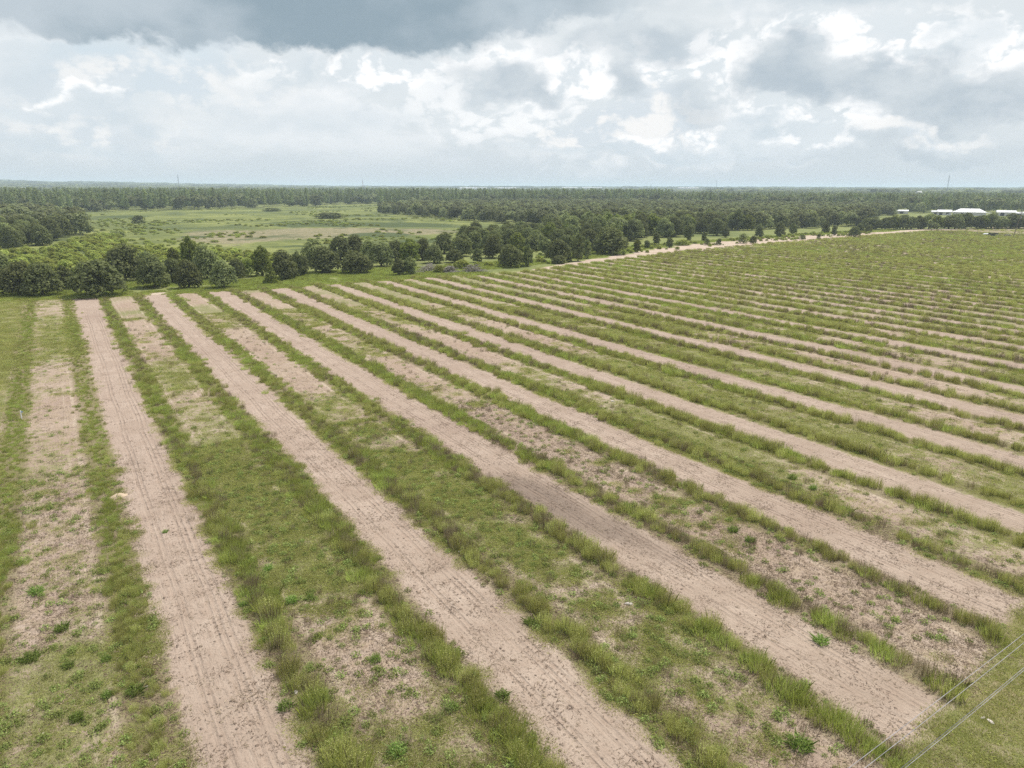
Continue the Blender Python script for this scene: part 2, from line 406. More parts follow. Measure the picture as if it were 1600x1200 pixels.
# ------------------------------------------------------------------ plant meshes
def unit(v): return v/np.maximum(np.linalg.norm(v, axis=-1, keepdims=True), 1e-9)
def leaves(name, c, nrm, size, tint, aspect=1.0):
    N = len(c); nrm = unit(nrm); t = unit(np.cross(nrm, unit(rng.normal(size=(N, 3))))); b = np.cross(nrm, t)
    s = size[:, None]
    Vq = np.stack([c-t*s*.5, c-b*s*.42*aspect+t*s*.1, c+t*s*.5, c+b*s*.42*aspect-t*s*.05], 1).reshape(-1, 3)
    return np_mesh(name, Vq, np.arange(4*N).reshape(N, 4), dict(tint=np.repeat(tint, 4)))
def crown(name, lobes, N, size, hole=.0):
    L = np.array(lobes); w = (L[:, 3]*L[:, 4]+L[:, 4]*L[:, 5]); k = rng.choice(len(L), N, p=w/w.sum())
    dv = unit(rng.normal(size=(N, 3))); dv[:, 2] = np.where(dv[:, 2] < -.55, -dv[:, 2]*.6, dv[:, 2]); dv = unit(dv)
    rr = .72+.36*rng.random(N)**.8
    bumpy = 1+.20*np.sin(dv[:, 0]*7+k)*np.sin(dv[:, 1]*6+k*2)*np.sin(dv[:, 2]*7+k*3)
    c = L[k, :3]+dv*L[k, 3:6]*(rr*bumpy)[:, None]
    lobe_t = rng.random(len(L))
    tint = np.clip(.6*lobe_t[k]+.35*rng.random(N)+.1*(rr-.72)/.36, 0, 1)
    nr = dv*.95+rng.normal(size=(N, 3))*.38+np.array([0, 0, .25])
    ok = c[:, 2] > .01
    return leaves(name, c[ok], nr[ok], (size*(.6+.8*rng.random(N)))[ok], tint[ok])
def oak_lobes(kind):
    L = []
    if kind == 'round':
        for i in range(15):
            an = i*2.4+rng.random()*.5; r_ = .30*math.sqrt((i+.5)/15)*1.05; z = .30+.50*(1-(r_/.34)**2)*rng.uniform(.75, 1)
            s = rng.uniform(.13, .20); L.append((r_*math.cos(an), r_*math.sin(an), z, s, s, s*.85))
        for i in range(9):
            an = i*.7+rng.random()*.4; L.append((.31*math.cos(an), .31*math.sin(an), rng.uniform(.12, .3), .17, .17, .17))
        L.append((.05, .05, .2, .24, .24, .2))
    elif kind == 'tall':
        for i in range(15):
            an = i*2.4+rng.random()*.6; z = .10+.70*(i/14); r_ = .29*math.sin(math.pi*min(1, (z+.16)/1.14))**.5*rng.uniform(.7, 1)
            s = rng.uniform(.13, .2); L.append((r_*math.cos(an), r_*math.sin(an), z, s, s, s*.75))
        L.append((0, 0, .84, .13, .13, .14))
    elif kind == 'spread':
        for i in range(16):
            an = i*2.4+rng.random()*.5; r_ = .38*math.sqrt((i+.5)/16); z = .56+.28*(1-(r_/.42)**2)*rng.uniform(.7, 1)
            s = rng.uniform(.11, .18); L.append((r_*math.cos(an), r_*math.sin(an), z, s, s, s*.8))
        for i in range(4):
            an = rng.random()*6.28; L.append((.25*math.cos(an), .25*math.sin(an), .42, .15, .15, .12))
    elif kind == 'cone':
        for i in range(20):
            z = .05+.9*(i/19); r_ = .36*(1-z)**.9; an = i*2.4
            s = .06+.17*(1-z); L.append((r_*.75*math.cos(an), r_*.75*math.sin(an), z, s, s, .1))
    elif kind == 'bush':
        for i in range(9):
            an = i*2.4; r_ = .3*math.sqrt(i/9); L.append((r_*math.cos(an), r_*math.sin(an), .30+.3*(1-(r_/.33)**2), .2, .2, rng.uniform(.22, .33)))
        for i in range(6):
            an = i*1.05; L.append((.3*math.cos(an), .3*math.sin(an), .15, .17, .17, .16))
    return L
def trunk_mesh(name, h=.5, r0=.03, limbs=5):
    b = MB(); b.tube([(0, 0, -.02), (.004, 0, h*.4), (-.006, .006, h)], [r0*1.35, r0, r0*.55], 7)
    for i in range(limbs):
        an = i*2.4+rng.random(); z0 = h*rng.uniform(.45, .85); q = rng.uniform(.16, .28)
        b.tube([(0, 0, z0), (q*.5*math.cos(an), q*.5*math.sin(an), z0+.12), (q*math.cos(an), q*math.sin(an), z0+.26)], [r0*.5, r0*.36, r0*.16], 5)
    return b.mesh(name)
SPEC = dict(oak=('round', 3600, .058, 4), tall=('tall', 2600, .062, 3), spread=('spread', 1500, .06, 4), cone=('cone', 2400, .05, 1), bush=('bush', 1000, .09, 3))
PROTO = {}
for k, (lk, N, sz, nv) in SPEC.items():
    PROTO[k] = []
    for v in range(nv):
        PROTO[k].append((crown('crown', oak_lobes(lk), N, sz), trunk_mesh('trunk', {'cone': .8, 'tall': .7, 'bush': .12, 'spread': .6}.get(k, .5), {'bush': .02, 'spread': .022}.get(k, .03), 2 if k == 'cone' else 5)))
PROTO['bright'] = [(cm.copy(), tm) for cm, tm in PROTO['tall'][:2]+PROTO['bush'][:1]]
PROTO['pale'] = [(cm.copy(), tm) for cm, tm in PROTO['bush'][:2]]
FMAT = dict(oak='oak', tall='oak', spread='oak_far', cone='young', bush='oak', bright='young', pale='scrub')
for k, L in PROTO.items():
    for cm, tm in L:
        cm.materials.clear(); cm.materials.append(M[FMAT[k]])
        if not tm.materials: tm.materials.append(M['bark'])
_cnt = {}
def tree(kind, name, label, cat, loc, w, h, group=None):
    i = _cnt.get(kind, 0); _cnt[kind] = i+1
    cm, tm = PROTO[kind][i % len(PROTO[kind])]
    o = thing(name, label, cat, (loc[0], loc[1], 0), random.uniform(0, 6.28), group, (w, w*random.uniform(.92, 1.08), h))
    link_mesh('trunk', tm, parent=o); link_mesh('crown', cm, parent=o)
    return o

# trees along the field edge, from the photograph: foot x, foot y, width px, height px, kind, label
EDGE = [
 (4, 449, 46, 48, 'oak', 'dark oak cut off by the left frame edge, behind the paired oaks'),
 (32, 463, 56, 50, 'oak', 'left oak of the broad dark pair in the far left corner of the field'),
 (68, 464, 54, 49, 'oak', 'right oak of the broad dark pair in the far left corner of the field'),
 (102, 455, 32, 34, 'tall', 'small dark oak squeezed between the broad pair and the round oak at the lane end'),
 (155, 464, 80, 59, 'oak', 'largest round dark oak standing right at the end of the leftmost sand lane'),
 (196, 441, 62, 56, 'oak', 'big dark oak behind the round oak at the end of the leftmost lane'),
 (228, 434, 40, 40, 'oak', 'dark oak half hidden behind the greyish oak near the second lane end'),
 (242, 451, 50, 51, 'oak', 'round oak standing at the end of the second sand lane, left of its twin'),
 (270, 444, 36, 42, 'oak', 'dark oak filling the gap between two round oaks at the second lane end'),
 (296, 452, 42, 45, 'oak', 'round oak with lighter right side at the end of the second sand lane'),
 (272, 421, 24, 30, 'bright', 'slim yellow green tree rising behind the oaks at the second lane end'),
 (300, 432, 34, 58, 'bright', 'tallest bright green tree behind the oaks at the second lane end'),
 (324, 438, 46, 56, 'oak', 'dark oak just right of the tallest bright green tree'),
 (350, 452, 42, 47, 'oak', 'very dark lone oak standing at the end of the third sand lane'),
 (371, 436, 30, 34, 'oak', 'dark oak close behind the lone oak at the third lane end'),
 (388, 432, 22, 29, 'bright', 'narrow yellow green tree right of the lone oak at the third lane end'),
 (410, 433, 36, 46, 'bright', 'yellow green tree just left of and behind the cone shaped tree'),
 (424, 445, 28, 31, 'cone', 'small cone shaped green tree in front of the dark oaks'),
 (444, 438, 46, 48, 'oak', 'dark oak directly behind the cone shaped tree'),
 (466, 434, 26, 40, 'tall', 'dark upright oak right behind the oak by the cone shaped tree'),
 (475, 433, 20, 32, 'tall', 'thin crowned tree with bare trunk left of the dark oak clump'),
 (492, 416, 44, 44, 'oak', 'dark oak at the back left of the big clump in front of the tan marsh'),
 (508, 428, 54, 45, 'oak', 'broad dark oak behind the grey palmetto'),
 (532, 408, 42, 42, 'oak', 'tallest rounded oak at the back of the big clump before the tan marsh'),
 (556, 406, 40, 40, 'oak', 'back oak whose round crown stands against the tan marsh grass'),
 (558, 429, 54, 39, 'oak', 'broad round oak right of the oak behind the palmetto'),
 (578, 412, 36, 38, 'oak', 'dark oak behind the broad round oak of the big clump'),
 (596, 418, 46, 44, 'oak', 'dark oak at the right end of the big clump before the marsh'),
 (618, 410, 36, 36, 'oak', 'grey green oak between the big clump and the brush pile trees'),
 (622, 432, 28, 28, 'tall', 'left of the two small dark oaks left of the grey brush pile'),
 (641, 431, 28, 29, 'tall', 'right of the two small dark oaks left of the grey brush pile'),
 (640, 414, 40, 40, 'bright', 'yellow green tree standing behind the two small oaks by the brush pile'),
 (660, 408, 36, 38, 'oak', 'dull green oak behind the left end of the grey brush pile'),
 (678, 413, 36, 32, 'oak', 'round green oak right behind the grey brush pile'),
 (710, 412, 32, 25, 'oak', 'low round oak behind the green middle of the brush pile'),
 (694, 398, 38, 36, 'oak', 'dark oak in the second row behind the brush pile'),
 (722, 402, 36, 40, 'oak', 'oak in the second row above the low round oak'),
 (746, 412, 26, 23, 'tall', 'small bright edged oak right of the brush pile'),
 (738, 390, 40, 38, 'oak', 'high oak at the left of the tall group behind the brush pile'),
 (764, 386, 42, 34, 'oak', 'highest broad oak of the group between the brush pile and the marsh'),
 (770, 405, 38, 40, 'oak', 'grey green oak left of the pair on the sunny grass'),
 (798, 419, 44, 40, 'oak', 'broad dark oak of the pair on sunny grass at the field edge'),
 (825, 418, 24, 36, 'tall', 'narrow dark oak of the pair on sunny grass at the field edge'),
 (808, 396, 34, 34, 'bright', 'light green tree behind the pair on the sunny grass'),
 (838, 392, 34, 34, 'oak', 'dark oak behind the gap right of the sunny grass pair'),
 (858, 386, 34, 38, 'bright', 'green upright tree behind the broad oak near the track'),
 (852, 400, 26, 28, 'tall', 'slender oak just left of the broad oak near the track start'),
 (872, 411, 46, 42, 'oak', 'broad grey green oak where the sand track begins'),
 (874, 414, 28, 15, 'bush', 'low dark bush at the foot of the broad oak where the track begins'),
 (903, 410, 28, 43, 'tall', 'tall upright green oak beside the start of the sand track'),
 (918, 406, 18, 33, 'tall', 'narrow oak touching the tall upright oak by the sand track'),
 (952, 399, 64, 46, 'oak', 'biggest spreading oak casting shade onto the sand track'),
 (995, 396, 16, 20, 'bright', 'small bright yellow green tree on the sand track edge'),
 (1011, 390, 13, 13, 'tall', 'small dark tree just right of the bright yellow green one'),
 (1025, 384, 16, 19, 'tall', 'dark tree behind the gap between the small trees of the track'),
 (1046, 389, 15, 17, 'tall', 'clump of slim dark stems at the track edge left of the pale bush'),
 (1066, 385, 28, 10, 'pale', 'low wide pale bush beside the sand track'),
 (1075, 377, 22, 27, 'tall', 'upright dark tree behind the low pale bush'),
 (1100, 379, 11, 14, 'tall', 'small round tree behind the first two track bushes'),
 (1104, 385, 11, 12, 'bush', 'first small dark bush on the sand beside the track'),
 (1123, 385, 10, 12, 'bush', 'second small dark bush on the sand beside the track'),
 (1120, 370, 30, 29, 'oak', 'grey green oak behind the two small bushes of the track'),
 (1134, 373, 16, 16, 'tall', 'small oak right of the grey green oak behind the track bushes'),
 (1161, 382, 18, 17, 'bush', 'round dark shrub on the left where the track widens'),
 (1177, 383, 13, 14, 'bush', 'smaller dark shrub next to the round one where the track widens'),
 (1186, 373, 18, 20, 'tall', 'dark tree behind the shrubs where the track widens'),
 (1218, 372, 21, 23, 'tall', 'upright dark tree on the grass behind the wide track'),
 (1239, 368, 15, 17, 'tall', 'small upright tree right of the upright dark one behind the wide track'),
 (1254, 376, 11, 8, 'bush', 'low tawny bush on the far bank of the wide track'),
 (1279, 376, 7, 9, 'bush', 'tiny dark bush in the middle of the wide track'),
 (1289, 366, 16, 18, 'tall', 'oval tree on the grass above the tiny bush of the track'),
 (1303, 370, 10, 14, 'tall', 'little narrow tree between the oval tree and the last dark oak'),
 (1334, 372, 19, 16, 'oak', 'last dark oak standing on the right end of the wide track'),
 (1344, 364, 14, 13, 'oak', 'dark oak just behind the last one on the wide track'),
 (1357, 366, 12, 13, 'bush', 'pale grey round bush right of the last dark oak of the track'),
]
TREES = []
for (x, y, w, h, k, lab) in EDGE:
    p = at(x, y-2); dist = np.linalg.norm(p-CAM); s = dist/F
    nm = {'cone': 'conical_tree', 'bush': 'bush', 'pale': 'bush', 'bright': 'young_tree'}.get(k, 'oak_tree')
    kk = 'bush' if (k == 'bush') else k
    tree(kk, nm, lab, 'bush' if nm == 'bush' else 'tree', p, w*s*.95, h*s*.97, 'trees along the field edge'); TREES.append((p[0], p[1], w*s*.5))
# hedge row across the far right end of the field
for i in range(19):
    x = 1352+i*14.2+random.uniform(-3, 3); p = at(x, 358.5-(x-1350)*.006); s = np.linalg.norm(p-CAM)/F
    k = ('oak', 'tall', 'oak', 'bright', 'oak')[i % 5]
    nth = ('first','second','third','fourth','fifth','sixth','seventh','eighth','ninth','tenth','eleventh','twelfth','thirteenth','fourteenth','fifteenth','sixteenth','seventeenth','eighteenth','nineteenth')[i]
    tree(k, 'young_tree' if k == 'bright' else 'oak_tree', ('light green tree' if k == 'bright' else 'rounded dark tree' if k == 'oak' else 'upright dark tree')+', %s from left in the hedge row at far end of field' % nth, 'tree', p,
         random.uniform(20, 27)*s, random.uniform(17, 22)*s, 'hedge row trees at the far end'); TREES.append((p[0], p[1], 6))

# ---------------------------------------------------------- woods: nearest trees singly, the rest as stuff
def poisson(poly, step, jit=.45, seed=0):
    x0, y0 = poly.min(0); x1, y1 = poly.max(0); r2 = np.random.default_rng(seed)
    X, Y = np.meshgrid(np.arange(x0, x1, step), np.arange(y0, y1, step)); X[::2] += step/2
    X = X+r2.uniform(-jit, jit, X.shape)*step; Y = Y+r2.uniform(-jit, jit, Y.shape)*step
    k = inside(poly, X, Y); return np.stack([X[k], Y[k]], 1)
HAMMOCK = poly_px([(588, 333), (600, 329), (760, 323), (1000, 322), (1200, 327), (1400, 330), (1400, 336), (1330, 344), (1370, 353), (1300, 355.5), (1200, 359), (1120, 364), (1040, 371), (985, 379), (930, 384), (860, 377), (850, 368), (900, 362), (860, 354), (760, 348), (680, 341)])
SIDE = poly_px([(-150, 352), (-150, 386), (20, 390), (60, 386), (95, 376), (138, 366), (135, 352), (90, 344), (40, 339), (-40, 339)])
BACK = poly_px([(700, 386), (730, 372), (830, 366), (850, 378), (930, 388), (920, 398), (850, 394), (770, 396)])
BACKL = poly_px([(165, 436), (230, 424), (320, 424), (370, 430), (350, 440), (240, 442)])
ham = poisson(HAMMOCK, 9.0, .45, 1); side = poisson(SIDE, 9.0, .45, 2); back = poisson(BACK, 9.5, .4, 3)
def clear(p, L, r):
    L = np.array(L); return np.array([np.min(np.hypot(L[:, 0]-a_, L[:, 1]-b_)-L[:, 2]*.6) > r for a_, b_ in p])
ham = ham[clear(ham, TREES, 2.5)]; side = side[clear(side, TREES, 2)]; back = back[clear(back, TREES, 2)]
ham = ham[np.argsort(np.hypot(ham[:, 0], ham[:, 1]))]; side = side[np.argsort(np.hypot(side[:, 0], side[:, 1]))]
n_ham, n_side = 110, 46
for i, (x, y) in enumerate(back):
    h = random.uniform(6.5, 9.5); tree('oak', 'oak_tree', 'dark oak in the second row, screened by the trees along the field edge', 'tree', (x, y), h*random.uniform(.85, 1.1), h, 'second row oaks')
for i, (x, y) in enumerate(ham[:n_ham]):
    h = random.uniform(8, 12.5); k = ('oak', 'oak', 'tall', 'oak', 'bright', 'oak', 'spread')[i % 7]
    lab = {'oak': 'dark round crowned oak inside the wood beyond the sand track', 'tall': 'narrow crowned oak inside the wood beyond the sand track',
           'bright': 'lighter green tree inside the wood beyond the sand track', 'spread': 'flat topped oak inside the wood beyond the sand track'}[k]
    tree(k, 'young_tree' if k == 'bright' else 'oak_tree', lab, 'tree', (x, y), h*random.uniform(.8, 1.05), h, {'oak': 'round oaks of the wood beyond the track', 'tall': 'narrow oaks of the wood beyond the track', 'bright': 'lighter trees of the wood beyond the track', 'spread': 'flat topped oaks of the wood beyond the track'}[k])
for i, (x, y) in enumerate(side[:n_side]):
    h = random.uniform(9, 12.5); tree('oak', 'oak_tree', 'tall dark oak in the dense wood at the left frame edge beyond the scrub', 'tree', (x, y), h*random.uniform(.8, 1.0), h, 'oaks of the left hand wood')

# ---------------------------------------------------------- scattering (ground cover and far woods)
SRC = {}
def source(kind, meshes, mat):
    col = bpy.data.collections.new(kind)
    for me in meshes:
        if not me.materials: me.materials.append(M[mat])
        col.objects.link(bpy.data.objects.new(kind, me))
    SRC[kind] = (col, len(meshes))
def scatter(name, kind, pts, scale, cat, label, zs=None, tilt=.0):
    """one object of uncountable plants: a cloud of points instancing the variants"""
    pts = np.asarray(pts, float)
    if pts.shape[1] == 2: pts = np.c_[pts, np.zeros(len(pts))]
    N = len(pts); col, nv = SRC[kind]
    me = bpy.data.meshes.new(name); me.vertices.add(N); me.vertices.foreach_set('co', pts.astype(np.float32).ravel()); me.update()
    sc = np.asarray(scale, float); sc = np.repeat(sc[:, None], 3, 1) if sc.ndim == 1 else sc
    rot = np.c_[rng.normal(size=N)*tilt, rng.normal(size=N)*tilt, rng.uniform(0, 6.283, N)]
    A = me.attributes.new('sc', 'FLOAT_VECTOR', 'POINT'); A.data.foreach_set('vector', sc.astype(np.float32).ravel())
    A = me.attributes.new('rot', 'FLOAT_VECTOR', 'POINT'); A.data.foreach_set('vector', rot.astype(np.float32).ravel())
    A = me.attributes.new('pick', 'INT', 'POINT'); A.data.foreach_set('value', rng.integers(0, nv, N).astype(np.int32))
    o = bpy.data.objects.new(name, me); C.objects.link(o)
    g_ = bpy.data.node_groups.new(name, 'GeometryNodeTree')
    g_.interface.new_socket('Geometry', in_out='INPUT', socket_type='NodeSocketGeometry'); g_.interface.new_socket('Geometry', in_out='OUTPUT', socket_type='NodeSocketGeometry')
    gi = g_.nodes.new('NodeGroupInput'); go = g_.nodes.new('NodeGroupOutput'); ip = g_.nodes.new('GeometryNodeInstanceOnPoints'); ci = g_.nodes.new('GeometryNodeCollectionInfo')
    ci.inputs['Collection'].default_value = col; ci.inputs['Separate Children'].default_value = True; ci.inputs['Reset Children'].default_value = True
    def na(nm, t):
        x_ = g_.nodes.new('GeometryNodeInputNamedAttribute'); x_.data_type = t; x_.inputs['Name'].default_value = nm; return x_.outputs['Attribute']
    L = g_.links.new
    L(gi.outputs[0], ip.inputs['Points']); L(ci.outputs[0], ip.inputs['Instance']); ip.inputs['Pick Instance'].default_value = True
    L(na('pick', 'INT'), ip.inputs['Instance Index'])
    e2r = g_.nodes.new('FunctionNodeEulerToRotation'); L(na('rot', 'FLOAT_VECTOR'), e2r.inputs[0]); L(e2r.outputs[0], ip.inputs['Rotation'])
    L(na('sc', 'FLOAT_VECTOR'), ip.inputs['Scale']); L(ip.outputs[0], go.inputs[0])
    md = o.modifiers.new('scatter', 'NODES'); md.node_group = g_
    tag(o, label, cat, kind='stuff')
    return o

def blades(name, N, rad, hmin, hmax, width, lean, droop=.3, tmin=0., tmax=1.):
    """a tuft of thin tapering blades, two segments each"""
    an = rng.random(N)*6.283; r_ = rad*np.sqrt(rng.random(N)); base = np.c_[r_*np.cos(an), r_*np.sin(an), np.full(N, -.03)]
    h = rng.uniform(hmin, hmax, N)*(1-.35*r_/rad); dv = np.c_[np.cos(an), np.sin(an)]*(.4+.6*r_[:, None]/rad)+np.clip(rng.normal(size=(N, 2)), -1.3, 1.3)*.3
    ln = lean*rng.random(N)
    mid = base+np.c_[dv*(h*ln*.45)[:, None], h*.55]; tip = base+np.c_[dv*(h*ln*(1+droop))[:, None], h*(1-.25*ln*droop)]
    fa = rng.random(N)*6.283; sd = np.c_[np.cos(fa), np.sin(fa), np.zeros(N)]*(width*rng.uniform(.6, 1.3, N))[:, None]
    Vb = np.stack([base-sd*.6, base+sd*.6, mid+sd*.5, tip, mid-sd*.5], 1).reshape(-1, 3)
    i_ = np.arange(N)*5
    f = np.stack([i_, i_+1, i_+2, i_+3, i_+4], 1)
    t = np.repeat(rng.uniform(tmin, tmax, N), 5)
    return np_mesh(name, Vb, f, dict(tint=t))
def with_leaves(name, N, rad, h, size, flat=.5):
    c = np.c_[np.clip(rng.normal(size=(N, 2)), -1.25, 1.25)*rad*.55, rng.uniform(.05, 1, N)*h]; rr = np.hypot(c[:, 0], c[:, 1])/rad
    c[:, 2] *= np.clip(1.15-rr*.6, .2, 1)
    nr = rng.normal(size=(N, 3))*flat+np.array([0, 0, 1.0]); return leaves(name, c, nr, size*rng.uniform(.6, 1.4, N), rng.random(N), .6)
def join(name, meshes):
    V_ = []; Fq = []; T = []; off = 0
    for me in meshes:
        n_ = len(me.vertices); co = np.zeros(n_*3, np.float32); me.vertices.foreach_get('co', co); V_.append(co.reshape(-1, 3))
        t = np.zeros(n_, np.float32); me.attributes['tint'].data.foreach_get('value', t); T.append(t)
        for p_ in me.polygons: Fq.append(tuple(v+off for v in p_.vertices))
        off += n_
    me = np_mesh(name, np.concatenate(V_), Fq, dict(tint=np.concatenate(T))); return me

source('tall_weed', [join('tall_weed', [blades('a', 190, .45, .5, 1.25, .0105, .30), with_leaves('b', 230, .48, .9, .055, .9)]) for _ in range(4)], 'weed')
source('grass_tuft', [blades('grass_tuft', 260, .5, .25, .75, .0105, .5, .4) for _ in range(4)], 'grass')
source('dry_stalk', [blades('dry_stalk', 80, .38, .45, 1.3, .009, .25) for _ in range(3)], 'dry')
source('low_herb', [with_leaves('low_herb', 75, .30, .26, .10, .8) for _ in range(4)], 'forb')
source('short_grass', [blades('short_grass', 170, .65, .05, .2, .013, 1.1, .5) for _ in range(4)], 'turf')
def sticks(N, rad):
    an = rng.random(N)*6.283; c = np.c_[rng.normal(size=(N, 2))*rad*.5, rng.uniform(.015, .07, N)]
    L_ = rng.uniform(.05, .24, N); w = rng.uniform(.006, .016, N); dz = rng.normal(size=N)*.10
    dv = np.c_[np.cos(an), np.sin(an), dz]*(L_*.5)[:, None]; sd = np.c_[-np.sin(an), np.cos(an), rng.normal(size=N)*.5]*w[:, None]
    Vb = np.stack([c-dv-sd, c-dv+sd, c+dv+sd, c+dv-sd], 1).reshape(-1, 3)
    return np_mesh('litter', Vb, np.arange(4*N).reshape(N, 4), dict(tint=np.repeat(rng.random(N), 4)))
source('litter', [sticks(26, .8) for _ in range(6)], 'litter')

def strip_points():
    Pn = []; rows = [P0+ROWP*k+s_ for k in range(-1, 33) for s_ in (-3.375, 3.375)]
    for ri, x0 in enumerate(rows):
        if x0 < -8: continue
        L_ = np.arange(-5, 235, .17); N = len(L_)
        Y = L_+rng.uniform(-.1, .1, N)
        wid = .29+.30*np.clip((Y-25)/60, 0, 1)+.30*np.clip((x0-60)/90, 0, 1)
        X = x0+rng.normal(size=N)*wid+(vnoise(Y, Y*0+ri, .12, 31)-.5)*.55
        Pn.append(np.c_[X, Y, np.full(N, ri)])
    A = np.concatenate(Pn)
    k = (A[:, 1] < y_end(A[:, 0])-1) & (A[:, 1] > y_start(A[:, 0])) & in_view(np.c_[A[:, :2], np.zeros(len(A))])
    return A[k]
S = strip_points()
dens = .70-.22*np.clip((42-S[:, 1])/14, 0, 1)*(S[:, 0] > 5)+(vnoise(S[:, 0]*3, S[:, 1], .16, 41, 2)-.5)*1.25+.35*np.clip((S[:, 1]-25)/45, 0, 1)+.22*np.clip((S[:, 0]-120)/80, 0, 1)
dens += np.where(np.abs(S[:, 0]+6.1) < 2, .5, 0)+np.where(np.abs(S[:, 0]-.6) < 2, .2, 0)-.9*blobs(S[:, 0], S[:, 1], [(95, 52, 16, 9, .6)])
S = S[rng.random(len(S)) < np.clip(dens, .06, 1)]
dist = np.hypot(S[:, 0], S[:, 1])
S = S[rng.random(len(S)) < np.clip(1.3-dist/380, .5, 1)]; dist = np.hypot(S[:, 0], S[:, 1])
mixn = vnoise(S[:, 0]*2, S[:, 1], .07, 51, 3)+(rng.random(len(S))-.5)*.45
big = 1+.35*np.clip((dist-120)/200, 0, 1)
hgt = .85+.55*(vnoise(S[:, 0]*2, S[:, 1], .2, 61)-.5)
hgt = hgt*np.where(S[:, 0] < 3, .55, 1.0)*np.where((S[:, 0] < 30) & (S[:, 1] > 60), .72, 1)
brown = vnoise(S[:, 0], S[:, 1], .045, 71, 2)
isdry = (rng.random(len(S)) < blobs(S[:, 0], S[:, 1], [(105, 58, 28, 24, .42), (68, 60, 14, 22, .18), (150, 90, 30, 20, .2), (60, 120, 25, 12, .15)])+.14*np.clip((45-S[:, 1])/15, 0, 1)+np.clip((brown-.5)*2.4+.13-.05*np.clip((S[:, 0]-150)/60, 0, 1), .04, .42)) & (S[:, 0] > 3)
isgr = (~isdry) & (mixn > .56+.16*np.clip((60-S[:, 1])/25, 0, 1)-.18*np.clip((70-S[:, 0])/70, 0, 1))
iswd = ~(isdry | isgr)
def rs(k, lo, hi): return (rng.uniform(lo, hi, k.sum())*hgt[k])[:, None]*np.c_[big[k], big[k], np.ones(k.sum())]
scatter('tall_weeds', 'tall_weed', S[iswd, :2], rs(iswd, .75, 1.35), 'weeds', 'olive green waist high weeds growing in the strips between the sand lanes')
scatter('grass_tufts', 'grass_tuft', S[isgr, :2], rs(isgr, .9, 1.7), 'grass', 'bright green long grass growing along the edges of the sand lanes')
scatter('dry_stalks', 'dry_stalk', S[isdry, :2], rs(isdry, .7, 1.3), 'dead stalks', 'brown dry weed stalks standing among the green strips')

# bed cover (between the strips), near and middle distance
N = 150000
X = np.r_[rng.uniform(-30, 150, N), rng.uniform(-30, 1, 14000), rng.uniform(-8, 50, 60000)]; Y = np.r_[rng.uniform(2, 150, N), rng.uniform(110, 197, 14000), rng.uniform(8, 70, 60000)]; k = in_view(np.c_[X, Y, X*0], 120) & ((np.hypot(X, Y) < 150) | (X < 1)) & (Y < y_end(X)-2); X, Y = X[k], Y[k]
dl = lane_d(X, Y); inl = (dl < 2.1) & (X > -1) & ~((Y < y_start(X)) & (X > 18))
gv = green_at(X, Y)*.95+(vnoise(X, Y, 1.1, 81, 2)-.5)*1.3
vergem = ((Y < y_start(X)) & (X > 18)) | (X < -7.2)
mown = (X < -.9) & (X > -7.2)
ok = (~inl) & ~((np.abs(dl-4.85) < .28) & (rng.random(len(X)) < .45)) & ~((X < -.9) & (rng.random(len(X)) < .3)) & ((gv > .63) | (vergem & (rng.random(len(X)) < .5))) & ~(mown & (rng.random(len(X)) < .5))
gx, gy = X[ok], Y[ok]; dd = np.hypot(gx, gy); vm = vergem[ok]
scatter('short_grass', 'short_grass', np.c_[gx, gy], rng.uniform(.55, 1.25, len(gx))*(1+.4*np.clip((dd-60)/80, 0, 1)), 'grass', 'short patchy grass and creeping weeds covering the beds between the strips')
hk = (~inl) & (~vergem) & (rng.random(len(X)) < np.clip((gv-.36)*.28, .05, .15)*np.clip(1.3-np.hypot(X, Y)/120, .25, 1))
scatter('low_herbs', 'low_herb', np.c_[X[hk], Y[hk]], rng.uniform(.45, 1.15, hk.sum()), 'weeds', 'small leafy weeds dotted over the bare sandy beds')
tk = rng.random(len(X)) < np.where(inl, .055, np.where(vergem, .03, np.clip(.45-gv*.45, .06, .3)))*np.clip(1.4-np.hypot(X, Y)/110, 0, 1)
scatter('plant_litter', 'litter', np.c_[X[tk], Y[tk]], rng.uniform(.4, 1.0, tk.sum()), 'litter', 'dead stems and chopped plant litter strewn over the sandy ground')
# straggling tall weeds in the beds
tk = (~inl) & (~vergem) & (X > 7) & (rng.random(len(X)) < .012)
scatter('stray_stalks', 'dry_stalk', np.c_[X[tk], Y[tk]], rng.uniform(.3, .8, tk.sum()), 'dead stalks', 'scattered thin dry stalks in the beds between the green strips')
# weedy far right of the field
N = 7000; X = rng.uniform(170, 500, N); Y = rng.uniform(60, 228, N); k = in_view(np.c_[X, Y, X*0], 60) & (Y < y_end(X)-2) & (lane_d(X, Y) > 1.5) & (vnoise(X, Y, .03, 91)+.25*(rng.random(len(X))-.5) > .58-.12*np.clip((X-180)/120, 0, 1)); X, Y = X[k], Y[k]
k2 = rng.random(len(X)) < .6
scatter('field_weeds', 'tall_weed', np.c_[X[k2], Y[k2]], np.c_[rng.uniform(1.1, 2, (k2.sum(), 1)), rng.uniform(1.1, 2, (k2.sum(), 1)), rng.uniform(.5, 1, (k2.sum(), 1))], 'weeds', 'dense olive weeds filling the far right part of the field')
scatter('field_grass', 'grass_tuft', np.c_[X[~k2], Y[~k2]], np.c_[rng.uniform(1.2, 2.2, ((~k2).sum(), 2)), rng.uniform(.6, 1.2, ((~k2).sum(), 1))], 'grass', 'green grass filling the far right part of the field')
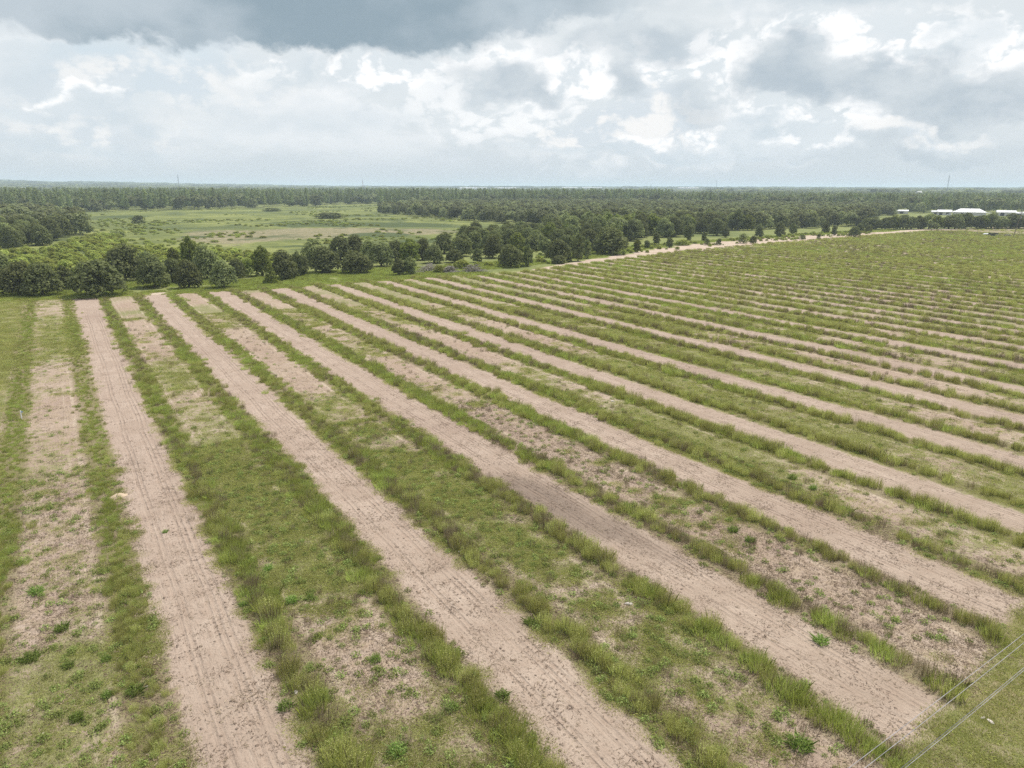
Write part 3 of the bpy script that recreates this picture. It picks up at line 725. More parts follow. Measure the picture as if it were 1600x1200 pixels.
# headland grass before the trees, and the verge by the track
hx = rng.uniform(-40, 420, 26000); hy = y_end(hx)+rng.uniform(-4, 26, len(hx)); k = in_view(np.c_[hx, hy, hx*0], 60) & (vnoise(hx, hy, .1, 95) > .36)
k &= ~((hx > 105) & (hy-y_end(hx) < 9+10*np.clip((hx-170)/60, 0, 1)*np.clip((400-hx)/60, 0, 1)))
hx, hy = hx[k], hy[k]
scatter('headland_grass', 'grass_tuft', np.c_[hx, hy], np.c_[rng.uniform(1, 2, (len(hx), 2)), rng.uniform(.4, 1.0, (len(hx), 1))], 'grass', 'fresh green grass on the headland between the field and the trees')

# marsh scrub
source('marsh_shrub', [crown('marsh_shrub', oak_lobes('bush'), 420, .13) for _ in range(4)], 'scrub')
SCRUB = poly_px([(-60, 440), (-60, 392), (60, 394), (130, 372), (185, 370), (200, 388), (330, 392), (440, 402), (480, 420), (380, 428), (250, 425), (150, 436)])
sp = poisson(SCRUB, 3.6, .5, 11); dn = vnoise(sp[:, 0], sp[:, 1], .05, 13); sp = sp[(dn > .36)]
sp = sp[clear(sp, TREES, 1.5)]
zz = rng.uniform(1.0, 3.0, len(sp)); scatter('marsh_scrub', 'marsh_shrub', sp, np.c_[zz*rng.uniform(1.1, 2, len(sp)), zz*rng.uniform(1.1, 2, len(sp)), zz*.95], 'scrub', 'yellow green scrub thicket between the dark oaks and the open marsh')
mp = poisson(MARSH, 6.5, .5, 12); dn = vnoise(mp[:, 0], mp[:, 1], .025, 14); mp = mp[dn > .57]
zz = rng.uniform(.4, 1.3, len(mp)); scatter('marsh_reeds', 'marsh_shrub', mp, np.c_[zz*rng.uniform(2, 4, len(mp)), zz*rng.uniform(2, 4, len(mp)), zz], 'reeds', 'low clumps of reeds dotted over the green marsh')
fr = poisson(poly_px([(840, 364), (985, 384), (1110, 377), (1300, 362), (1400, 357), (1380, 364), (1150, 382), (1000, 396), (900, 408), (800, 424), (700, 425), (690, 412), (800, 405)]), 3.4, .5, 15)
fr = fr[vnoise(fr[:, 0], fr[:, 1], .08, 16) > .52]; fr = fr[clear(fr, TREES, .8)]
zz = rng.uniform(.5, 1.6, len(fr)); scatter('edge_scrub', 'marsh_shrub', fr, np.c_[zz*1.6, zz*1.6, zz], 'scrub', 'low light green brush growing under the trees along the track')

# far woods
def far_tree(lk, N, sz, th, tr):
    return [crown('far_tree', oak_lobes(lk), N, sz) for _ in range(4)]
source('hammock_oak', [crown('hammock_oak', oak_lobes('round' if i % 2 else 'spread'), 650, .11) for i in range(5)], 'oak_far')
def cyp_lobes():
    L = []
    for i in range(13):
        z = .30+.68*(i/12); r_ = .085*(1.12-z)**.6*rng.uniform(.5, 1.1); an = i*2.4; s = .035+.075*(1.05-z)
        L.append((r_*math.cos(an), r_*math.sin(an), z, s, s, .06))
    return L
cy = [crown('cypress_tree', cyp_lobes(), 330, .05) for _ in range(5)]
source('bald_cypress', [m_.copy() for m_ in cy], 'cypress')
rest = np.concatenate([ham[n_ham:], side[n_side:]]); hh = rng.uniform(8, 12, len(rest)); left_ = rest[:, 0] < 60; hh[left_] *= 1.15
scatter('oak_wood', 'hammock_oak', rest, np.c_[hh*.95, hh*.95, hh], 'wood', 'massed dark oaks of the low wood between the marsh and the far cypress forest')

def fan(r0, r1, a0, a1, step, seed):
    r2 = np.random.default_rng(seed); N = int(.5*(a1-a0)*(r1**2-r0**2)/step**2); rr = np.sqrt(r2.uniform(r0**2, r1**2, N)); aa = r2.uniform(a0, a1, N)+YAW
    return np.c_[rr*np.sin(aa), rr*np.cos(aa)]
MEADOW2 = poly_px([(1090, 330), (1090, 326.0), (1190, 326.5), (1200, 330)])
YARD = poly_px([(1350, 346), (1385, 334), (1480, 332.6), (1640, 334), (1640, 352), (1400, 349)])
OPEN = [MARSH, HAMMOCK, SIDE, MEADOW2, YARD, poly_px([(590, 336), (610, 328), (480, 321), (590, 319)])]
def open_filter(p):
    k = np.ones(len(p), bool)
    for pl in OPEN: k &= ~inside(pl, p[:, 0], p[:, 1])
    return p[k]
edge = np.interp
cp = fan(560, 2000, -.72, .72, 9.5, 21); cp = open_filter(cp)
px_c, py_c, _ = proj(np.c_[cp, cp[:, 0]*0])
lim = np.interp(px_c, [-200, 0, 130, 300, 470, 600, 800, 1000, 1200, 1400, 1600, 1800], [340, 338, 336, 329, 325, 323, 324, 324, 329, 333, 334, 334])
cp = cp[(py_c < lim)]; dcp = np.hypot(cp[:, 0], cp[:, 1])
thin = vnoise(cp[:, 0], cp[:, 1], .012, 23); cp = cp[(thin > .30) & (rng.random(len(cp)) < np.clip(1.5-dcp[:]/1800, .35, 1))]
cp = cp[np.argsort(np.hypot(cp[:, 0], cp[:, 1]))]
pxc, pyc, _ = proj(np.c_[cp, cp[:, 0]*0]); limc = np.interp(pxc, [-200, 0, 130, 300, 470, 600, 800, 1000, 1200, 1400, 1600, 1800], [340, 338, 336, 329, 325, 323, 324, 324, 329, 333, 334, 334])
front = np.where((pyc > limc-2.0) & (pxc > -20) & (pxc < 1000))[0][:90]; back_ = np.setdiff1d(np.arange(len(cp)), front)
hc = np.clip(rng.normal(15.5, 3.0, len(cp))+9*(vnoise(cp[:, 0], cp[:, 1], .011, 25)-.5), 8, 22)
hc = np.where(pxc > 1050, hc*.82, hc)
scatter('cypress_forest', 'bald_cypress', cp[back_], np.c_[hc[back_]*1.25, hc[back_]*1.25, hc[back_]], 'forest', 'hazy pale green cypress forest stretching behind the marsh to the horizon')
ctr = [trunk_mesh('trunk', .9, .011, 0) for _ in range(1)][0]; ctr.materials.append(M['greybark'])
for m_ in cy: m_.materials.append(M['cypress'])
for j, i in enumerate(front):
    o = thing('cypress_tree', 'slender pale green cypress in the front rank of the forest along the far marsh edge', 'tree', (*cp[i], 0), random.uniform(0, 6.28), 'front rank cypresses', (hc[i]*1.25, hc[i]*1.25, hc[i]))
    link_mesh('trunk', ctr, parent=o); link_mesh('crown', cy[j % 5], parent=o)
fo = fan(600, 2000, -.72, .72, 21, 41); fo = open_filter(fo); _x, _y, _ = proj(np.c_[fo, fo[:, 0]*0]); fo = fo[_y < np.interp(_x, [-200, 0, 130, 300, 470, 600, 800, 1000, 1200, 1400, 1600, 1800], [340, 338, 336, 329, 325, 323, 324, 324, 329, 333, 334, 334])]
fh = rng.uniform(9, 17, len(fo)); scatter('forest_hardwoods', 'hammock_oak', fo, np.c_[fh*1.1, fh*1.1, fh], 'forest', 'rounder darker trees mixed into the far cypress forest')
# horizon woods
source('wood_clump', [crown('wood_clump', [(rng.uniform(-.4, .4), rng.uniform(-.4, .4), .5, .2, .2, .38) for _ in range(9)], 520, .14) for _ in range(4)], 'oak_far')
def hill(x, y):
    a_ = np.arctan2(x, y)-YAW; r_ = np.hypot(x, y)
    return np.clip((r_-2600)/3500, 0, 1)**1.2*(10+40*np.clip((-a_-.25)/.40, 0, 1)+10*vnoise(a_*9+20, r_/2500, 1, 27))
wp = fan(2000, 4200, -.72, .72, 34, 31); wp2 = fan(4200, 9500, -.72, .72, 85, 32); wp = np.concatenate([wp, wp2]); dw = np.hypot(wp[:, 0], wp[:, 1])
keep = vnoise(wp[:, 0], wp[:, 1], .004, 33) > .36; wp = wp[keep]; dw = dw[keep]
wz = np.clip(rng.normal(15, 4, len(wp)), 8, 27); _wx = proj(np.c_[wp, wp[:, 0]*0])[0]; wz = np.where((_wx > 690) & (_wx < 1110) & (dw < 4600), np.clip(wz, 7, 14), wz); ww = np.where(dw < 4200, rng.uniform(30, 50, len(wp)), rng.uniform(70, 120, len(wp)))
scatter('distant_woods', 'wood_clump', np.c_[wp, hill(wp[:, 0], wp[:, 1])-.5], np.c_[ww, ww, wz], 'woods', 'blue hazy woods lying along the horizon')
ra = np.linspace(2500, 10000, 40); aa = np.linspace(-.9, .9, 90)+YAW; RA, AA = np.meshgrid(ra, aa); HX, HY = RA*np.sin(AA), RA*np.cos(AA)
ii, jj = np.meshgrid(np.arange(39), np.arange(89)); a = (jj*40+ii).ravel(); hz_ = hill(HX, HY); hz_[:, 0] = -.5
tag(link_mesh('hills', np_mesh('hills', np.stack([HX.ravel(), HY.ravel(), hz_.ravel()-.03], 1), np.stack([a, a+40, a+41, a+1], 1), smooth=True), M['meadow']), kind='structure')

# ---------------------------------------------------------- single things in the field and marsh
wc = [join('weed_clump', [with_leaves('a', 200, .40, .42, .085, 1.3), blades('b', 150, .24, .25, .62, .017, 1.1, .5)]) for _ in range(3)]
for me in wc: me.materials.append(M['herb'])
CL = [(57, 927, 1.2, 'bright green weed clump beside the leftmost weed strip, uppermost of those at lower left'),
 (97, 984, 1.15, 'bright green weed clump on pale bare sand at lower left'), (50, 1030, 1.25, 'tall bright weed clump close to the leftmost strip at lower left'),
 (108, 1042, .8, 'small dark green weed clump right of the tall one at lower left'), (168, 925, .9, 'weed clump at the top of the thin bare wheel line at lower left'),
 (166, 1032, .75, 'small weed clump below the thin bare wheel line at lower left'), (211, 1082, 1.2, 'tall double weed clump just left of the pale litter'),
 (168, 1088, .8, 'narrow weed clump between the tall double clump and the left strip'), (120, 1124, .95, 'round weed clump on bare sand near the bottom left corner'),
 (446, 1106, 1.05, 'lone bright weed clump on sand right of the first lane at the bottom'), (419, 890, .9, 'round weed clump at the near end of the green bed beside the first lane'),
 (455, 940, 1.0, 'weed clump at the edge of the bare bed below the green grass'), (485, 936, .8, 'small dark weed clump right of the one at the bare bed edge'),
 (380, 946, .7, 'small weed clump at the right edge of the first lane'), (588, 1032, .8, 'blue green weed clump in the middle of the bare bed'),
 (620, 1176, 1.15, 'bushy weed clump in the bare bed near the bottom edge'), (785, 1088, .95, 'rich green weed clump left of the second lane at the bottom'),
 (828, 974, .95, 'weed clump at the right edge of the second lane'), (707, 1108, .9, 'weed clump beside the gappy strip left of the second lane'),
 (1250, 1168, 1.5, 'large vivid green weed clump near the bottom right'), (1283, 1004, 1.15, 'green weed clump on straw at the right edge of the third lane'),
 (1145, 830, 1.1, 'bright weed clump on the green bed between the third and fourth lanes'), (1172, 846, 1.0, 'low bright weed clump just right of and below the bright one on the green bed'),
 (980, 796, 1.5, 'bright tall clump in the strip beside the dark damp sand'), (1238, 748, 1.1, 'round fresh green clump on the bed below the fifth lane'), (1270, 764, 1.0, 'yellowish fresh clump right of the round one below the fifth lane'),
 (258, 832, .55, 'tiny green plant growing between the wheel tracks of the first lane')]
for i, (x, y, s, lab) in enumerate(CL):
    o = link_mesh('weed_clump', wc[i % 3]); p = at(x, y); o.location = (p[0], p[1], 0); o.scale = (s, s, s); o.rotation_euler = (0, 0, random.uniform(0, 6.28))
    tag(o, lab, 'weed', 'single bright weed clumps')
# palmetto
p = at(510, 428); o = thing('palmetto', 'grey green palmetto with drooping fan fronds in front of the dark oaks', 'palm', (p[0], p[1], 0))
N = 700; dv = unit(rng.normal(size=(N, 3))); dv[:, 2] = np.abs(dv[:, 2]); c = dv*np.array([1.35, 1.35, 1.9])*rng.uniform(.6, 1.05, (N, 1))+np.array([0, 0, .15])
link_mesh('fronds', leaves('fronds', c, dv*.4+rng.normal(size=(N, 3))*.6, rng.uniform(.3, .65, N), rng.random(N), .35), M['palm'], o)
MB().tube([(0, 0, -.1), (.03, 0, .6), (0, .04, 1.2)], [.22, .2, .16], 8).build('trunk', M['bark'], o)
# brush piles
def brush(px, py, L_, W_, H_, ang, lab, n_=170):
    p = at(px, py); o = thing('brush_pile', lab, 'brush pile', (p[0], p[1], 0), ang)
    b = MB()
    for _ in range(n_):
        cx, cy = random.gauss(0, L_*.26), random.gauss(0, W_*.26); q = max(0, 1-(cx/L_*2)**2-(cy/W_*2)**2); z = random.uniform(0, H_*q**.7)
        a_ = random.uniform(-.6, .6)+(0 if random.random() < .7 else 1.5); l = random.uniform(.7, 2.4); dz = random.uniform(-.25, .35)*l
        d_ = np.array([math.cos(a_)*l/2, math.sin(a_)*l/2, dz/2]); c_ = np.array([cx, cy, max(z, .08)+abs(dz)/2]); bend = np.array([random.gauss(0, .1), random.gauss(0, .1), .08])
        b.tube([c_-d_, c_+bend, c_+d_], [random.uniform(.04, .10), random.uniform(.03, .07), .015], 4)
    b.build('branches', M['deadwood'], o)
    N_ = 420; c = np.c_[rng.normal(size=N_)*L_*.27, rng.normal(size=N_)*W_*.27, np.zeros(N_)]; q = np.clip(1-(c[:, 0]/L_*2)**2-(c[:, 1]/W_*2)**2, 0, 1); c[:, 2] = q**.7*H_*rng.uniform(.2, .9, N_)+.05
    link_mesh('dead_twigs', leaves('dead_twigs', c, rng.normal(size=(N_, 3)), rng.uniform(.2, .5, N_), rng.random(N_), .25), M['dry'], o)
    return o
brush(671, 423, 9, 4, 2.2, .5, 'long grey pile of dead branches, leftmost at the field edge')
brush(703, 426, 4.5, 3, 2.0, .1, 'dark jagged stump pile in the middle of the brush heap')
brush(739, 425, 6.5, 3.5, 2.1, -.2, 'grey brush pile at the right, below the small bright edged oak')
for (x, y, w, h, lab) in [(687, 426, 22, 14, 'yellow green bush growing between the grey pile and the stump pile'), (722, 420, 30, 16, 'green bush growing between the stump pile and the right brush pile')]:
    p = at(x, y); s = np.linalg.norm(p-CAM)/F; tree('pale', 'bush', lab, 'bush', p, w*s, h*s, 'bushes among the brush piles')
for (x, y, w, h, lab) in [(217, 349, 18, 13, 'lone dark rounded shrub standing out in the open marsh'), (183, 370, 24, 9, 'dark low shrub at the marsh edge right of the left hand wood'),
                          (515, 341, 46, 10, 'grey green willow patch in the middle of the marsh'), (425, 330, 30, 6, 'small willow patch near the far left marsh edge')]:
    p = at(x, y); s = np.linalg.norm(p-CAM)/F; tree('bush', 'bush', lab, 'bush', p, w*s, h*s, 'shrubs in the marsh')
# sand mound
p = at(184, 776); V_ = [(0, 0, .42)]; Fc = []
for ri, (rr, z) in enumerate([(.3, .38), (.6, .25), (.95, .1), (1.3, -.03)]):
    for k in range(14):
        an = k*6.283/14; q = rr*(1+.22*math.sin(an*2+1)+.1*random.random()); V_.append((q*math.cos(an)*1.1, q*math.sin(an)*.8, z*(.85+.3*random.random()) if z > 0 else z))
for k in range(14): Fc.append((0, 1+k, 1+(k+1) % 14))
for ri in range(3):
    for k in range(14): a_ = 1+ri*14; Fc.append((a_+k, a_+14+k, a_+14+(k+1) % 14, a_+(k+1) % 14))
mm, n = material('fresh_sand'); P = n.pos(); n.surf(n.mix(n.noise(P, 5, 4).step(.35, .7), (.45, .36, .26), (.36, .275, .19)), .95, n.bump(n.noise(P, 14, 4), .6, .06), spec=.1)
o = link_mesh('sand_mound', np_mesh('sand_mound', np.array(V_), Fc, smooth=True), mm); o.location = (p[0], p[1], 0); o.scale = (.46, .5, .6); tag(o, 'small heap of pale yellow sand dug out beside the first lane', 'sand heap')
# pale rocks and scraps
def rock(px, py, s, lab, group='pale scraps on the ground', name='pale_rock'):
    b = MB(); ang = [random.uniform(0, 6.28) for _ in range(3)]; p = at(px, py); vs = []
    for z, r_ in ((-.1, .8), (.25, 1), (.55, .55)):
        for k in range(7): an = k*6.283/7; q = r_*random.uniform(.75, 1.2); vs.append((q*math.cos(an), q*math.sin(an)*.6, z*.8))
    b.poly(vs, [tuple(range(14, 21))]+[(r_*7+k, r_*7+(k+1) % 7, r_*7+7+(k+1) % 7, r_*7+7+k) for r_ in (0, 1) for k in range(7)])
    o = b.build(name, M['limerock']); o.location = (p[0], p[1], 0); o.scale = (s*.62, s*.62, s*.5); o.rotation_euler = (0, 0, ang[0]); tag(o, lab, 'rock', group); return o
rock(230, 1073, .20, 'whitish rock, largest of the litter right of the tall double weed clump'); rock(239, 1081, .14, 'grey white rock just right of the largest pale rock')
rock(152, 1094, .11, 'small pale rock below the tall double weed clump'); rock(68, 1146, .13, 'small white rock near the bottom left corner'); rock(45, 1110, .13, 'pale rock beside the left strip above the bottom left corner')
rock(462, 1082, .28, 'pale rock under the weed strip right of the first lane at the bottom'); rock(982, 944, .42, 'white rock patch at the gap in the strip right of the second lane')
rock(1548, 1128, .30, 'pale rock among rubble at the row end near the power lines'); rock(1536, 1122, .22, 'smaller pale rock left of the one at the row end'); rock(718, 862, .25, 'pale rock in the strip right of the second lane'); rock(957, 627, .4, 'white patch of rock on the bed beyond the fourth lane')
# marker stake
p = at(34, 655); o = thing('marker_stake', 'short pale blue marker stake in the leftmost green strip', 'stake', (p[0], p[1], 0))
MB().tube([(0, 0, -.1), (.02, 0, .95)], .045, 8).build('stake', M['whiteplastic'], o); b = MB().box((.1, 0, .8), (.2, .02, .16)); b.build('flag', plain('blue_ribbon', (.25, .4, .62)), o)

# ---------------------------------------------------------- power lines over the near corner
def wire(pa, pb, z0, z1, lab, rad=.02):
    A = at(*pa, z0); B = at(*pb, z1); d_ = B-A; A2 = A-d_*.9; B2 = B+d_*1.6; pts = [A2+(B2-A2)*t+np.array([0, 0, 1.1*((t-.43)**2-.0186)]) for t in np.linspace(0, 1, 60)]
    return tag(MB().tube(pts, rad, 6).build('power_line', M['cable']), lab, 'power line', 'power lines over the near corner')
wire((1327, 1200), (1600, 990), 9.5, 9.5, 'uppermost pale power line crossing the bottom right corner', .0085)
wire((1352, 1200), (1600, 1004), 9.5, 9.5, 'second pale power line from the top in the bottom right corner', .0085)
wire((1409, 1200), (1600, 1043), 8.6, 8.6, 'third power line, upper strand of the close lower pair at bottom right', .0085)
wire((1415, 1200), (1600, 1047), 8.6, 8.6, 'lowest power line, bottom strand of the close pair at bottom right', .008)

# utility pole, trailer
p = at(1583, 371); o = thing('utility_pole', 'leaning wooden utility pole with crossarm at the far right of the field', 'utility pole', (p[0], p[1], 0), -YAW-R(10)); o.rotation_euler = (0, R(8), -YAW-R(20))
MB().tube([(0, 0, -.3), (0, 0, 6.5), (0, 0, 13.2)], [.20, .17, .13], 10).build('pole', M['pole'], o)
MB().box((0, .19, 12.4), (2.6, .12, .16)).build('crossarm', M['pole'], o)
for x in (-1.2, -.6, .6, 1.2): MB().tube([(x, .19, 12.49), (x, .19, 12.62), (x, .19, 12.74)], [.05, .08, .05], 8).build('insulator', M['whiteplastic'], o)
tf = MB().tube([(.42, 0, 9.4), (.42, 0, 10.5)], .24, 12).build('transformer', M['steel'], o); MB().tube([(.42, 0, 10.51), (.42, 0, 10.75)], [.06, .03], 8).build('bushing', M['whiteplastic'], tf)
p = at(1552, 369); o = thing('farm_trailer', 'dark low farm trailer loaded with scrap standing near the utility pole', 'trailer', (p[0], p[1], 0), -YAW-R(22))
MB().box((0, 0, .75), (4.6, 1.9, .16)).build('bed', M['darkmetal'], o)
b = MB(); [b.box((x, y, 1.25), (.08, .08, .85)) for x in (-2.2, -.75, .75, 2.2) for y in (-.9, .9)]; [b.box((0, y, 1.6), (4.5, .06, .12)) for y in (-.96, .96)]; b.build('side_rails', M['darkmetal'], o)
for x in (-.7, .5):
    for y in (-1.05, 1.05):
        w = MB().tube([(x, y-.1, .38), (x, y+.1, .38)], .38, 14).build('wheel', M['rubber'], o); MB().tube([(x, y-.12, .38), (x, y+.12, .38)], .18, 10).build('rim', M['steel'], w)
b = MB(); [b.box((random.uniform(-1.8, 1.8), random.uniform(-.5, .5), random.uniform(1.0, 1.5)), (random.uniform(.4, 1.3), random.uniform(.3, .8), random.uniform(.3, .6)), random.uniform(0, 3)) for _ in range(11)]; b.build('scrap_load', M['darkmetal'], o)
MB().tube([(2.3, -.5, .72), (3.5, 0, .55), (2.3, .5, .72)], .06, 6).build('drawbar', M['darkmetal'], o)
p = at(1541, 367.5); o = thing('water_tank', 'small white tank on the ground left of the dark trailer', 'tank', (p[0], p[1], 0), -YAW)
MB().tube([(-1.6, 0, .55), (-1.5, 0, .55), (1.5, 0, .55), (1.6, 0, .55)], [.35, .5, .5, .35], 16).build('shell', M['whiteplastic'], o); MB().box((-1, 0, .05), (.2, .8, .2)).box((1, 0, .05), (.2, .8, .2)).build('cradle', M['darkmetal'], o)
brush(1574, 369.5, 5, 2.5, 1.1, -YAW, 'small grey heap of dead branches at the foot of the utility pole', 60)

# ---------------------------------------------------------- buildings
def barn(name, label, px, py, w, dep, hw, hr, roofm='white_metal', hip=False, ang=0.0, openings=(), cat='barn', z=0.0):
    p = at(px, py, z); o = thing(name, label, cat, (p[0], p[1], z), -YAW+ang)
    MB().box((0, 0, hw/2-.2), (w, dep, hw+.4)).build('wall', M['wall'], o)
    e = .5; x0, x1, y0, y1 = -w/2-e, w/2+e, -dep/2-e, dep/2+e; rx = (w/2-dep/2*.8) if hip else w/2+e; t = .14
    b = MB()
    top = [(x0, y0, hw+.02), (x1, y0, hw+.02), (x1, y1, hw+.02), (x0, y1, hw+.02), (-rx, 0, hw+hr), (rx, 0, hw+hr)]
    bot = [(x, y, z_-t) for x, y, z_ in top]
    b.poly(top+bot, [(0, 1, 5, 4), (2, 3, 4, 5), (1, 2, 5), (3, 0, 4), (1, 0, 6, 7), (3, 2, 8, 9), (0, 3, 9, 6), (2, 1, 7, 8)])
    b.build('roof', M[roofm], o)
    for (ox, ow, oh) in openings:
        MB().box((ox, -dep/2-.03, oh/2), (ow, .1, oh)).build('doorway', M['opening'], o)
    return o
A0 = R(-28)
barn('storage_barn', 'long low grey roofed shed, leftmost beyond the hedge row', 1403, 333.8, 17, 7, 2.6, 1.2, 'grey_metal', ang=A0, openings=[(-4, 3, 2.2), (3, 3, 2.2)])
barn('storage_barn', 'small pale shed left of the grey roofed barn beyond the hedge', 1461, 335.5, 6, 5, 2.8, 1.1, 'grey_metal', ang=A0, openings=[(0, 2, 2)])
barn('storage_barn', 'grey roofed barn left of the big white hipped roof', 1475, 336, 11, 8, 3.0, 1.8, 'grey_metal', ang=A0, openings=[(-3, 2.5, 2.4), (2.5, 2.5, 2.4)])
bn = barn('farm_building', 'big white hip roofed building, the brightest beyond the hedge row', 1514, 336.5, 25, 13, 3.0, 3.0, 'white_metal', True, ang=A0, openings=[(-6, 2, 2.3), (0, 3, 2.4)])
MB().poly([(12.2, -6.8, 2.7), (17.5, -6.8, 2.3), (17.5, 5, 2.3), (12.2, 5, 2.7), (12.2, -6.8, 2.6), (17.5, -6.8, 2.2), (17.5, 5, 2.2), (12.2, 5, 2.6)], [(0, 1, 2, 3), (4, 7, 6, 5), (0, 4, 5, 1), (2, 6, 7, 3), (1, 5, 6, 2), (3, 7, 4, 0)]).build('lean_to_roof', M['white_metal'], bn)
for y in (-6.5, -1, 4.7): MB().box((17.2, y, 1.05), (.18, .18, 2.4)).build('post', M['wall'], bn)
barn('farm_building', 'small white annex against the left end of the big hipped roof', 1495.5, 336.3, 7, 7, 2.5, 1.2, 'white_metal', ang=A0, openings=[(0, 2, 2)])
barn('storage_barn', 'white roofed barn with grey walls right of the hipped building', 1571, 337.6, 14, 9, 3.4, 1.6, 'white_metal', ang=A0, openings=[(-3, 3, 2.8)])
barn('storage_barn', 'low grey shed at the right frame edge beyond the hedge row', 1597, 337.8, 15, 7, 2.6, 1.1, 'grey_metal', ang=A0, openings=[(-3, 3, 2.0), (3, 3, 2.0)])
def car(px, py, label, col, ang):
    p = at(px, py); o = thing('parked_car', label, 'car', (p[0], p[1], 0), ang)
    b = MB(); prof = [(-2.2, .35), (2.2, .35), (2.2, .75), (1.3, .95), (.7, 1.42), (-1.2, 1.45), (-2.0, 1.0), (-2.2, .9)]
    n_ = len(prof); b.poly([(x, -.85, z) for x, z in prof]+[(x, .85, z) for x, z in prof], [tuple(range(n_)), tuple(range(2*n_-1, n_-1, -1))]+[((k+1) % n_, k, n_+k, n_+(k+1) % n_) for k in range(n_)])
    b.build('body', col, o)
    for x in (-1.35, 1.35):
        for y in (-.8, .8): MB().tube([(x, y-.1, .33), (x, y+.1, .33)], .33, 12).build('wheel', M['rubber'], o)
    MB().box((-.2, 0, 1.2), (1.5, 1.74, .3)).build('windows', M['opening'], o)
car(1483, 337, 'white car parked between the grey barn and the big white roof', M['white_metal'], -YAW+A0)
car(1546, 337.6, 'white car parked under the right end of the big white roof', M['whiteplastic'], -YAW+A0+.4)
hb = at(1434, 316); barn('house', 'tiny house with bright white roof among the trees above the right hand wood', 1434, 313, 9, 7, 15.5, 2.4, 'white_metal', ang=.2, cat='house')
def far_building(px, dist_, w, dep, hw, label, roofm='white_metal'):
    d_ = ray(px, 292); d_ = d_[:2]/np.linalg.norm(d_[:2]); x, y = d_*dist_; z = float(hill(np.array(x), np.array(y)))
    o = thing('warehouse', label, 'warehouse', (x, y, z-1), -YAW)
    MB().box((0, 0, hw/2), (w, dep, hw)).build('wall', M[roofm], o)
    MB().poly([(-w/2-1, -dep/2-1, hw+.05), (w/2+1, -dep/2-1, hw+.05), (w/2+1, dep/2+1, hw+.05), (-w/2-1, dep/2+1, hw+.05), (-w/2-1, 0, hw+3), (w/2+1, 0, hw+3)], [(0, 1, 5, 4), (2, 3, 4, 5), (1, 2, 5), (3, 0, 4), (3, 2, 1, 0)]).build('roof', M[roofm], o)
    for i in range(5): MB().box((-w*.4+i*w*.2, -dep/2-.3, 4), (w*.05, .4, 8)).build('loading_door', M['grey_metal'], o)
far_building(740, 3600, 130, 50, 17, 'longest white warehouse on the horizon in the middle of the view')
far_building(790, 3800, 110, 40, 16, 'white warehouse right of the longest one on the horizon')
far_building(890, 4300, 90, 40, 16, 'pale warehouse on the horizon above the middle of the oak wood', 'grey_metal')
far_building(925, 4500, 120, 40, 16, 'second pale warehouse right of the one above the oak wood', 'grey_metal')
far_building(1075, 4200, 110, 40, 17, 'dim pale warehouse on the horizon right of the middle masts', 'grey_metal')
far_building(26, 3000, 60, 30, 14, 'pale building among dark trees on the horizon at far left', 'grey_metal')
far_building(570, 4200, 60, 30, 17, 'small pale warehouse on the horizon below the thin red mast', 'grey_metal')

# masts on the horizon
def mast(px, top_py, dist_, label, guyed=True, red=False):
    d_ = ray(px, 291); d_ = d_[:2]/np.linalg.norm(d_[:2]); x, y = d_*dist_; t = ray(px, top_py); h = H+dist_*t[2]/np.hypot(t[0], t[1]); g0 = float(hill(np.array(x), np.array(y)))
    o = thing('radio_mast', label, 'mast', (x, y, g0), 0); h -= g0
    b = MB(); s = h/60*.9+.5
    for k in range(3): an = k*2.094; b.tube([(s*math.cos(an), s*math.sin(an), 0), (s*.5*math.cos(an), s*.5*math.sin(an), h)], .22+.1*s*.5, 5)
    for j in range(14):
        z = h*j/14; z1 = h*(j+1)/14; f0 = s*(1-.5*j/14)
        for k in range(3): an = k*2.094; a2 = an+2.094; b.tube([(f0*math.cos(an), f0*math.sin(an), z), (f0*math.cos(a2), f0*math.sin(a2), z1)], .12, 4)
    b.build('lattice', M['redpaint' if red else 'steel'], o)
    MB().tube([(0, 0, h-.5), (0, 0, h+4)], .2, 6).build('antenna', M['steel'], o)
    if guyed:
        for k in range(3):
            an = k*2.094+.5; MB().tube([(0, 0, h*.85), (h*.45*math.cos(an), h*.45*math.sin(an), 0)], .05, 4).build('guy_wire', M['steel'], o)
mast(279.5, 274, 2300, 'slim radio mast on the horizon at left, above the marsh')
mast(567, 281, 3000, 'thin reddish mast on the horizon left of the warehouses', False, True)
mast(1017, 288, 3000, 'short mast on the horizon above the dense oak wood', False)
mast(1119.5, 282, 3600, 'faint slender mast on the horizon right of the short one')
o_ = mast(1481, 274, 2300, 'tallest radio mast on the horizon at right, above the white barns')

# ---------------------------------------------------------- haze
HR = 14500.0
hz = MB().box((0, 0, 34), (2*HR, 2*HR, 72)).mesh('haze')
m, n = material('air'); n.nt.nodes.clear(); pv = n.node('ShaderNodeVolumePrincipled'); pv.inputs['Color'].default_value = (.70, .85, 1.0, 1); pv.inputs['Density'].default_value = 1.5e-4
o_ = n.node('ShaderNodeOutputMaterial'); n.nt.links.new(pv.outputs[0], o_.inputs['Volume'])
tag(link_mesh('haze', hz, m), kind='stuff')

# ---------------------------------------------------------- sun and sky
SUN_AZ, SUN_EL = R(74), R(62)                 # from +Y towards +X
sd = np.array([math.sin(SUN_AZ)*math.cos(SUN_EL), math.cos(SUN_AZ)*math.cos(SUN_EL), math.sin(SUN_EL)])
import mathutils
L = bpy.data.lights.new('sun', 'SUN'); L.energy = 3.9; L.angle = R(.6); L.color = (1, .955, .89)
so = bpy.data.objects.new('sun', L); C.objects.link(so); so.rotation_euler = mathutils.Vector(sd).to_track_quat('Z', 'Y').to_euler()

